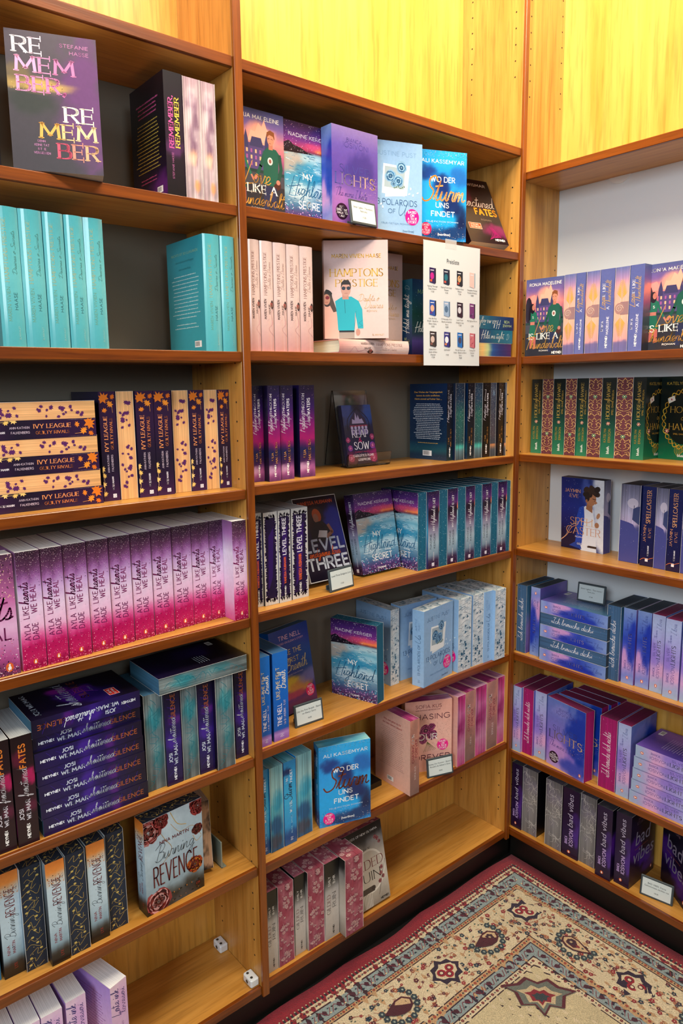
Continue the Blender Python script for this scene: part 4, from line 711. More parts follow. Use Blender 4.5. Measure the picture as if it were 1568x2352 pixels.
# -- three deep-water books
def waters(key, t, front, spine, edge, back, first, blurbs=False):
    d, I = DD(key, 132, 200, t, front, spine, back, edge)
    s = I['spine']; s.heyne(10, t * .42, 24, v=True); s.st('n', 'JULIA', 42, 60, t * .62, t * .15, '#d9974a', wt=.8); s.st('n', 'HAUSBURG', 38, 82, t * .28, t * .16, '#d9974a', wt=.9)
    a, b_ = first.split(); s.st('c', a, 98, 140, t * .66, t * .42, '#d9d2e0', wt=.6); s.st('n', b_, 141, 182, t * .66, t * .17, '#e8e2ee', wt=.9); s.st('c', 'Deep', 112, 134, t * .3, t * .45, '#d9d2e0', wt=.6); s.st('n', 'WATERS', 136, 172, t * .3, t * .18, '#efeaf4', wt=1)
    s.dots(20, 0, t, 170, 199, .2, .6, ['#f3d9a0', '#d8b8e8'], 5)
    I['edge'].dots(150, 1, t - 2, 40, 196, .2, .65, ['#bfe6de', '#e6f6f0', '#d8b890'], 6, bias=-.3); return d, I
waters('fighting', 33, S('#1a1038'), S((0, '#5a2a5e'), (.1, '#b0609a'), (.2, '#3a1a4a'), (.32, '#141a4a'), (.42, '#a01464'), (.58, '#7a1268'), (.75, '#2f1258'), (1, '#120c36'), warp=.08, blobs=[(.2, .12, .4, .05, '#c89ac0', .8)]), S('#2a1648', '#1c1240'), S('#141032', '#1c1240'), 'Fighting THROUGH')
d, I = waters('fleeing', 25, S('#0c1c38'), S('#0a2a34', '#061020', '#080e1c', '#0a1022'), S((0, '#3a4a54'), (.12, '#5a7a84'), (.17, '#4ac0b0'), (.22, '#1f4a50'), (.6, '#1c5a54'), (.8, '#163a58'), (1, '#1a3450'), sk=.5), S((0, '#2a3a50'), (.1, '#1c3448'), (.16, '#2a7a7c'), (.2, '#0e2c48'), (.6, '#0c2446'), (1, '#0e2a52'), n=.2, nc='#16486a', ns=5), 'Fleeing FROM')
b = I['back']; b.builtin('Den Wellen der Vergangenheit', 66, 176, 6.4, '#e0b050', 'c', width=100, bold=.06); b.builtin('kannst du nicht entfliehen.', 66, 167, 6.4, '#e0b050', 'c', width=84, bold=.06); b.builtin('Nicht einmal auf hoher See ...', 66, 158, 6.4, '#e0b050', 'c', width=96, bold=.06)
b.blurb(12, 120, 52, 146, 4.8, '#dfe6ee', 8, wt=1.7); b.blurb(24, 108, 40, 43, 5, '#e0b050', 9, wt=1.7); b.barcode(48, 10, 32, 14); b.dots(60, 0, 132, 0, 200, .2, .5, ['#9ac8e0'], 3)
waters('fading', 24, S('#0c1020'), S('#100a10', '#080608', '#0c0a12'), S((0, '#3a4048'), (.1, '#4a4e58'), (.16, '#d08a58'), (.18, '#3c404c'), (.3, '#4a3f48'), (.7, '#3a3e52'), (1, '#4a5268'), sk=.5, blobs=[(.6, .86, .18, .04, '#6a86a4', .9)]), S('#100a10'), 'Fading IN')
# -- white with dark brushed block
d, I = DD('level', 132, 203, 36, S((0, '#10081a'), (.3, '#1a1030'), (.6, '#161238'), (1, '#0f0a1a'), blobs=[(.85, .6, .3, .35, '#1c2a8a', .9), (.3, .8, .3, .2, '#2a1018', .7)]), S('#c8c5c2'), edge=S('#d4d0cc'), top=S('#b9bcc0', '#8f9499'))
f = I['front']
for a, b_, c, dd in ((0, 0, 132, 2), (0, 201, 132, 203), (0, 0, 1.6, 203), (130.4, 0, 132, 203)): f.rect(a, b_, c, dd, '#d6d4d6')
f.ell(62, 156, 13, 17, '#b3502c', 14, .2); f.ell(58, 150, 8, 11, '#9c6a58', 12); f.up(); f.poly([(34, 92), (96, 92), (92, 124), (74, 142), (52, 140), (34, 122)], '#1c1824'); f.stroke([(90, 130), (98, 112), (78, 102)], 8, '#8f5c4c'); f.up(); f.poly([(52, 104), (78, 100), (84, 116), (60, 120)], '#c9c2c4')
f.text('n', 'Vanessa Hußmann', 14, 118, 184, 8, '#c9542a', wt=1.3); f.text('n', 'LEVEL', 8, 124, 72, 26, '#b9bfd2', wt=5.4); f.text('c', 'endgame love', 14, 108, 58, 20, '#e8641e', wt=1.5); f.text('n', 'THREE', 6, 126, 28, 26, '#c4c8d4', wt=5.4)
R = random.Random(4)
for q in ('spine', 'edge'):
    s = I[q]; W_ = 36 if q == 'spine' else 35; cols = ['#1c0c36', '#2a0f52', '#180a2a']
    s.rect(6, 14, W_ - 6, 190, '#1c0d38'); s.up(); s.poly([(9, 30), (W_ - 14, 60), (W_ - 9, 170), (12, 150)], '#2f1060')
    for k in range(90):
        y = 10 + k * 2.05; s.ell(R.uniform(4, 8), y, R.uniform(1.5, 4), 1.7, cols[k % 3], 5, up=False); s.ell(W_ - R.uniform(4, 8), y, R.uniform(1.5, 4), 1.7, cols[(k + 1) % 3], 5, up=False)
    for k in range(30): s.ell(R.uniform(6, W_ - 6), R.choice((R.uniform(7, 15), R.uniform(188, 196))), 1.5, 3.4, '#120820', 5, up=False)
s = I['spine']; s.heyne(14, 16, 22, v=True); s.st('n', 'VANESSA HUßMANN', 42, 100, 15, 6, '#e2602a', wt=1.1); s.st('n', 'LEVEL THREE', 106, 186, 14, 9.6, '#e9e4ee', wt=1.9)
# -- royal blue with yellow clouds
d, I = DD('tine', 132, 202, 30, S((0, '#3a1a4a'), (.1, '#6a2a5a'), (.2, '#4a2a6a'), (.4, '#2a3a80'), (.6, '#1c3f96'), (1, '#143a8c'), blobs=[(.35, .33, .4, .1, '#d9b02a', 1), (.6, .27, .35, .08, '#c8843a', .9), (.4, .2, .5, .05, '#a83a54', .9), (.85, .36, .3, .1, '#8a7ab0', .7)], warp=.05), S((0, '#8a5ab0'), (.08, '#b88ad0'), (.11, '#7a5aa8'), (.12, '#1258b0'), (.5, '#1264c4'), (1, '#1a6cc8')), S('#123a7a'), S('#e6e2da'), S('#3a6a9a', '#4a7ba8'))
f = I['front']; f.text('n', 'TINE NELL', 30, 104, 176, 10, '#e6b8c8', wt=1.4); f.text('n', "BASED ON ELENA'S STORY", 24, 112, 166, 4, '#d8a8b8', wt=.7); f.text('n', 'LIKE THE', 34, 100, 138, 11, '#e9c86a', wt=1.4); f.text('n', 'FIRST', 46, 88, 118, 11, '#e9c86a', wt=1.4); f.text('c', 'Breath', 40, 114, 98, 28, '#efd58a', wt=1.4); f.text('n', 'TRUE FICTION ROMAN', 40, 96, 88, 3, '#c8b0c8', wt=.5); f.sticker(112, 36, 15, '#e01a5c', ('BASED', 'ON', 'A TRUE', 'STORY'), '#ffe2ec', 4.2)
s = I['spine']; s.stb('{h}', 6, 12, 8, '#efe2f4'); s.st('n', 'TINE NELL', 34, 84, 14, 8, '#f2e6ee', wt=1.2); s.st('n', "BASED ON ELENA'S STORY", 34, 90, 6, 3.6, '#e0d2ea', wt=.6); s.st('n', 'LIKE THE FIRST', 96, 168, 17, 6.8, '#e9cf8a', wt=1.0); s.st('c', 'Breath', 116, 158, 5, 16, '#f4e8d4', wt=.9)
# -- salmon pink with magenta page edges
d, I = DD('chasing', 132, 203, 32, S('#e6a898', '#e8b0a2', '#e2a292', n=.2, nc='#f2cabc', ns=5), S((0, '#8a6a62'), (.3, '#9c7268'), (.45, '#c07e70'), (.7, '#cc8a78'), (1, '#d08e7c'), n=.35, nc='#6b5450', ns=7), S('#e8b4a4', '#ecbaa8', '#e8b0a0'),
    S('#b8246a', '#c87aa0', '#8a1458', '#c05a92', '#a81460', n=.5, nc='#d89ab8', ns=6, sk=.5, seed=14), S('#8a1c5a', '#a8447c', '#b88aa4', n=.4, nc='#d0a8c0', ns=5, sk=.5))
f = I['front']; f.text('n', 'SOFIA KUS', 30, 102, 182, 9, '#7a2a3a', wt=1.2); f.text('n', "Based on Rosalie's and Hektor's story", 30, 100, 175, 2.6, '#7a2a3a', wt=.5); f.text('n', 'CHASING', 8, 126, 150, 14, '#5c1f3c', wt=1.8)
for x, y, r, sd in ((58, 118, 20, 1), (76, 104, 16, 2), (50, 92, 14, 3), (74, 128, 12, 4)): f.rose(x, y, r, ('#8a1c5a', '#a83a78', '#5c1244', '#c25a92', '#3a0c2c'), 9, sd)
for k in range(8): f.sp([(62, 86), (58 + k * 3, 70), (52 + k * 5, 56 + k)], .8, '#6a6a3a')
f.dots(170, 60, 130, 60, 150, .2, .8, ['#5c2a34', '#8a5a3a'], 6); f.text('n', 'OUR', 36, 90, 92, 16, '#f6e8e6', wt=2.4); f.text('n', 'FOREVER', 8, 126, 34, 14, '#5c1f3c', wt=1.8); f.sticker(106, 74, 16, '#ee1a8a', ('BASED', 'ON', 'A TRUE', 'STORY'), '#fff0f6', 4.6)
s = I['spine']; s.st('n', 'SOFIA KUS', 40, 76, 12, 4.6, '#e4cdc8', wt=.7); s.st('n', 'CHASING', 88, 136, 18, 7, '#8a2238', wt=1.1); s.st('n', 'OUR', 140, 164, 18, 8, '#f4e6e4', wt=1.5); s.st('n', 'FOREVER', 100, 148, 7, 7, '#8a2238', wt=1.1)
b = I['back']; b.builtin('Wie weit gehst du für', 66, 176, 7.4, '#b03a3a', 'c', bold=.08); b.builtin('die Liebe deines Lebens?', 66, 166, 7.4, '#b03a3a', 'c', bold=.08); b.blurb(18, 114, 50, 156, 5.2, '#a8685c', 9, wt=1.1); b.barcode(46, 12, 24, 12)
# -- white-grey with black smoke, red floral edges
d, I = DD('gilded', 132, 203, 36, S((0, '#8f8478'), (.3, '#c9bfb2'), (.6, '#b5a99c'), (.78, '#8a8480'), (.86, '#2a2828'), (1, '#0e0d0e'), warp=.14), S((0, '#b3a79e'), (.35, '#c6bdb6'), (.62, '#b0aaa8'), (.74, '#4a4846'), (.82, '#141314'), (1, '#0c0b0c'), warp=.04), S('#c9bfb2', '#0e0d0e'),
    S('#98465a', '#9e3f52', '#8f3a4c', n=.35, nc='#d9b2b2', ns=11, seed=17), S('#98465a', '#8a3648', n=.35, nc='#d9b2b2', ns=10, seed=18))
f = I['front']; f.text('n', 'GODS OF NEW OLYMPIA', 16, 116, 184, 5, '#e3ddd6', wt=.8); f.text('n', 'EMILY', 50, 84, 142, 7, '#2c2624', wt=.9); f.text('n', 'BÄHR', 54, 84, 130, 7, '#2c2624', wt=.9); f.ell(74, 88, 52, 56, '#d9d0c4', 28); f.ell(74, 88, 47, 51, '#beb3a6', 28)
f.text('f', 'GILDED', 10, 122, 96, 22, '#6a1420', wt=2.4); f.text('f', 'RUIN', 28, 108, 64, 22, '#221c1c', wt=2.4); f.rect(46, 0, 72, 34, '#cfc6bb')
for k in range(5): f.rect(48 + k * 5, 0, 50 + k * 5, 34, '#8a8078')
f.up(); f.poly([(34, 36), (84, 36), (80, 50), (38, 50)], '#4a3f38'); f.ell(38, 44, 7, 6, '#3a302c', 12); f.ell(80, 44, 7, 6, '#3a302c', 12); f.heyne(100, 6, 26, '#2a2624')
for x, y in ((112, 160), (118, 150), (106, 166), (110, 70), (116, 60), (104, 52), (114, 84)): f.rose(x, y, 6, ('#8a2a34', '#b05058', '#5a1018', '#c98a8a', '#3a0a10'), 6, x)
f.sp([(128, 100), (112, 60), (96, 20)], .9, '#3a2a26')
s = I['spine']; s.heyne(10, 13, 22, '#3a3432', v=True); s.st('f', 'GILDED', 66, 116, 22, 9, '#4a3f3c', wt=1.2, col2='#7a3a3a'); s.st('f', 'RUIN', 80, 118, 8, 9, '#2c2624', wt=1.2); s.st('n', 'EMILY', 140, 164, 22, 5.4, '#ddd6d0', wt=.9); s.st('n', 'BÄHR', 142, 162, 10, 5.4, '#ddd6d0', wt=.9)
for q, H_ in (('edge', 202), ('top', 130)):
    e = I[q]; R = random.Random(19)
    for k in range(int(H_ / 4)):
        x, y = R.uniform(3, 32), R.uniform(4, H_ - 3); r = R.uniform(2, 5)
        e.rose(x, y, r, ('#d8b4b2', '#c99a9a', '#dcbcb8', '#b87a80', '#9e4454'), 6, k); e.sp([(x, y), (x + R.uniform(-8, 8), y + R.uniform(4, 10))], .6, '#d2a4a6')
# -- dark green with gold, burgundy and gold filigree edges
d, I = DD('hawke', 132, 204, 30, S((0, '#0e6a44'), (.25, '#0b4a34'), (.5, '#08201a'), (.75, '#06120f'), (1, '#0a1c18'), blobs=[(.8, .1, .5, .15, '#0f7a4c', .8)]), S((0, '#2a7a58'), (.25, '#1c5f46'), (.5, '#12382e'), (.75, '#0c1c1a'), (1, '#0a1614')), edge=S('#5f2a34', '#66303a', '#5c2832', sk=.3), top=S('#4a2028'))
f = I['front']; f.text('n', 'KATELYN ERIKSON', 16, 116, 184, 6.4, '#b89a3c', wt=1.0); R = random.Random(3)
for k in range(26):
    a = k * .2417; f.sp([(66 + 50 * math.cos(a), 100 + 64 * math.sin(a)), (66 + 60 * math.cos(a + .2), 100 + 74 * math.sin(a + .2)), (66 + 49 * math.cos(a + .45), 100 + 63 * math.sin(a + .45))], 2.0, ('#c89a2a', '#a8781c', '#e0b83c')[k % 3])
f.ell(66, 100, 47, 61, '#0a1512', 32)
for k in range(8): f.sp([(66 + k * 4 - 14, 36), (60 + k * 5 - 14, 22 + k), (70 + k * 2 - 14, 8 + k * 2)], 1.0, '#b8892a')
f.up(); f.poly([(20, 150), (38, 158), (42, 146), (24, 138)], '#ddd8cc'); f.ell(31, 148, 2, 2.6, '#b02030', 6, .4); f.text('f', 'HOUSE', 30, 102, 116, 15, '#b8923a', wt=1.8); f.text('c', 'of', 58, 76, 98, 18, '#b8923a', wt=1); f.text('f', 'HAWKE', 28, 104, 74, 15, '#b8923a', wt=1.8); f.text('n', 'SPIEL OHNE REGELN', 40, 94, 62, 3.4, '#a88432', wt=.6)
for x, y in ((22, 70), (112, 140)): f.ell(x, y, 6, 6, '#8a1c24', 14); [f.ell(x + 5 * math.cos(k), y + 5 * math.sin(k), 1.1, 1.1, '#f0e6d0', 5) for k in range(6)]; f.ell(x, y, 2.6, 2.6, '#f3dcae', 8)
f.builtin('blush.', 66, 8, 10, '#f2f0ec', 'c', bold=.1)
s = I['spine']; s.stb('blush.', 10, 11, 9, '#f2f0ec', bold=.12); s.st('n', 'KATELYN', 40, 74, 19, 5, '#a8842e', wt=.8); s.st('n', 'ERIKSON', 40, 74, 9, 5, '#a8842e', wt=.8); s.ell(15, 88, 4.4, 4.4, '#8a1c24', 12); [s.ell(15 + 3.7 * math.cos(k), 88 + 3.7 * math.sin(k), .9, .9, '#f0e6d0', 5) for k in range(6)]; s.ell(15, 88, 1.8, 1.8, '#f3dcae', 8)
s.st('f', 'HOUSE', 100, 138, 13, 8, '#c2a04a', wt=1.1); s.st('c', 'of', 139, 149, 14, 12, '#c2a04a', wt=.6); s.st('f', 'HAWKE', 150, 192, 13, 8, '#c2a04a', wt=1.1); s.st('n', 'SPIEL OHNE REGELN', 110, 172, 5, 3.6, '#a88636', wt=.6)
e = I['edge']
for blk in range(4):
    y0 = 4 + blk * 50; c = '#d9ad6a'
    for sg in (-1, 1):
        X = lambda x: 14.5 + sg * x
        e.sp([(X(0), y0 + 2), (X(6), y0 + 8), (X(13), y0 + 4), (X(12), y0 + 14), (X(5), y0 + 12)], 1.2, c); e.sp([(X(1), y0 + 16), (X(10), y0 + 20), (X(14), y0 + 30), (X(8), y0 + 36), (X(5), y0 + 29)], 1.2, c)
        e.sp([(X(0), y0 + 48), (X(5), y0 + 41), (X(12), y0 + 45), (X(13), y0 + 38)], 1.2, c); e.sp([(X(2), y0 + 22), (X(7), y0 + 26), (X(3), y0 + 33)], .9, c); e.ell(X(9), y0 + 9, 1.3, 1.3, c, 7); e.ell(X(4), y0 + 38, 1.6, 1.2, c, 7); e.ell(X(11), y0 + 25, 1.1, 1.1, c, 7)
    if blk in (1, 3):
        e.ell(14.5, y0 + 2, 4.4, 4.4, '#1c6a4a', 12); [e.ell(14.5 + 3.8 * math.cos(k), y0 + 2 + 3.8 * math.sin(k), .8, .8, '#f0e6c8', 5) for k in range(6)]; e.ell(14.5, y0 + 2, 1.8, 1.8, '#e8dca0', 8)
# -- navy and white, man in profile
d, I = DD('spell', 132, 202, 33, S((0, '#12185a'), (.3, '#101a5e'), (.6, '#1a2c8a'), (1, '#16266e'), blobs=[(1.0, .75, .38, .4, '#dfe6f2', 1), (1.0, .3, .3, .35, '#e9ecf4', 1), (.6, .85, .14, .2, '#5a6fc0', .6), (.1, .1, .4, .2, '#0a0c38', .9)]), S((0, '#181238'), (.1, '#141442'), (.5, '#12194e'), (1, '#142460')), S('#16266e'),
    S((0, '#5a4a8a'), (.25, '#4a4a8c'), (.45, '#50508e'), (.5, '#b8a6c8'), (.62, '#aca6c6'), (.8, '#8d8ba8'), (1, '#5f5f78'), warp=.06, sk=.5), S('#7a7a82', '#30343e'))
f = I['front']
f.up(); f.poly([(66, 0), (112, 0), (108, 60), (104, 90), (100, 120), (76, 128), (54, 104), (50, 50), (46, 18)], '#e9ecf4'); f.up(); f.poly([(44, 12), (66, 16), (70, 60), (74, 96), (72, 128), (58, 122), (50, 96), (50, 50)], '#1c46b4'); f.up(); f.poly([(26, 10), (66, 4), (60, 24), (44, 22)], '#1a3f9c')
f.up(); f.poly([(78, 120), (98, 110), (98, 130), (84, 146)], '#a8704c'); f.ell(94, 148, 15, 19, '#b87c56', 20, -.2); f.up(); f.poly([(104, 148), (113, 140), (106, 134)], '#b87c56')
for k in range(12): f.ell(78 + (k * 11) % 38, 160 + (k * 7) % 18, 10, 8, ('#2c1e18', '#3c2a20')[k % 2], 9, k)
f.ell(82, 154, 8, 14, '#2c1e18', 10); f.stroke([(98, 150), (108, 148)], 1.6, '#2c1e18'); f.ell(104, 144, 1.6, 1, '#1c1410', 6); f.ell(80, 142, 3.4, 5, '#a86c48', 8); f.ell(116, 104, 5, 9, '#b98460', 8, -.4); f.ell(112, 78, 7, 8, '#b07a58', 8); f.rect(84, 12, 112, 18, '#3a2a26')
f.sp([(0, 22), (20, 40), (34, 62), (52, 72), (60, 84), (84, 82), (100, 90)], 1.4, '#f0a070'); f.sp([(0, 24), (16, 38), (30, 66), (56, 78)], .7, '#ffe0c0'); f.dots(40, 2, 70, 60, 198, .3, .7, ['#c8d4f6', '#ffffff'], 3)
f.text('f', 'JAYMIN', 12, 60, 162, 9, '#e8a878', wt=1.4); f.text('f', 'EVE', 28, 54, 148, 9, '#e8a878', wt=1.4); f.text('f', 'SPELL', 30, 108, 72, 20, '#e6a264', wt=2.2, col2='#efc79a'); f.text('f', 'CASTER', 18, 122, 46, 20, '#e6a264', wt=2.2, col2='#d9a080'); f.text('n', 'ROMAN', 46, 76, 36, 4, '#efe6ee', wt=.8); f.text('n', 'GOLDMANN', 52, 86, 16, 5, '#f4f2f6', wt=.9)
s = I['spine']; s.rect(13, 12, 20, 20, '#f4f0f2'); s.st('n', 'GOLDMANN', 26, 52, 12, 3.8, '#efeaf2', wt=.7); s.sp([(0, 14), (10, 20), (18, 18), (33, 24)], 1.0, '#f0803a'); s.st('f', 'JAYMIN', 62, 104, 21, 6, '#e29a68', wt=.9); s.st('f', 'EVE', 74, 98, 9, 6, '#e29a68', wt=.9); s.st('f', 'SPELLCASTER', 110, 192, 12, 10, '#e8a66e', wt=1.6); s.dots(24, 1, 32, 30, 198, .2, .5, ['#b8c8f2'], 4)
e = I['edge']; e.ell(20, 154, 9, 13, '#cfc6da', 20); e.up(); e.poly([(32, 100), (20, 112), (21, 140), (26, 145), (32, 148)], '#3c4674'); e.up(); e.poly([(0, 0), (32, 0), (32, 82), (26, 88), (22, 100), (14, 104), (0, 108)], '#474a8e'); e.rect(22, 142, 23, 149, '#2c3454'); e.dots(20, 1, 31, 8, 190, .2, .5, ['#e9e2f4'], 6)
# -- near-black purple with thin lower-case title
d, I = DD('bad', 132, 204, 36, S('#150a24', '#1c0c34', '#0e0a1c', '#0b0916', blobs=[(.2, .5, .25, .2, '#4a1a86', .9), (.6, .3, .35, .12, '#52209a', .8), (.75, .15, .3, .1, '#5a2494', .6)]), S('#1f0c2c', '#231040', '#1c0c2e', '#241238', blobs=[(.9, .35, .3, .2, '#4f2a8c', .8), (.8, .6, .3, .1, '#3c1c6c', .7)]), S('#0a080c', '#0e0a14'),
    S('#76716f', '#827e7e', '#7c7776', '#6a6666', n=.3, nc='#7d6f9a', ns=4, sk=.35), S('#3a3a42', '#4a4852', n=.4, nc='#6c6a7c', ns=6))
f = I['front']; f.builtin('bad', 22, 112, 56, '#8f8aa0', italic=.12, width=78); f.builtin('vibes', 14, 62, 56, '#8f8aa0', italic=.12, width=108); f.text('n', 'BIANCA', 36, 66, 182, 5.5, '#7a4a5c', wt=.7); f.text('n', 'IOSIVONI', 30, 84, 170, 8, '#8a6a7c', wt=.9); f.builtin('Deine Geheimnisse sterben nie', 24, 100, 5.4, '#a8583c'); f.bird(116, 16, 5)
s = I['spine']; s.bird(16, 15, 4.4); s.st('n', 'BIANCA', 36, 58, 24, 5.6, '#c9a8e4', wt=.9, sh=.1); s.st('n', 'IOSIVONI', 34, 84, 12, 8, '#d6b8ee', wt=1.2, sh=.1); s.builtin('bad vibes', 90, 13, 17, '#b4aac2', italic=.15, width=98, tf=lambda X, Y: (36 - Y, X))
b = I['back']; b.blurb(24, 108, 60, 160, 6, '#4a4650', 9, wt=1.3); b.bird(116, 14, 5)
e = I['edge']; R = random.Random(23)
for cx, cy in ((26, 34), (12, 96), (26, 150), (8, 190), (30, 110)):
    for k in range(13):
        a = R.uniform(0, 6.28); L = R.uniform(10, 26); e.sp([(cx, cy), (cx + L * .4 * math.cos(a), cy + L * .5 * math.sin(a)), (cx + L * .8 * math.cos(a + .5), cy + L * .8 * math.sin(a + .5)), (cx + L * math.cos(a + .3), cy + L * 1.2 * math.sin(a + .3))], R.uniform(.25, .55), '#dcd5cf', up=(k == 0), k=3)
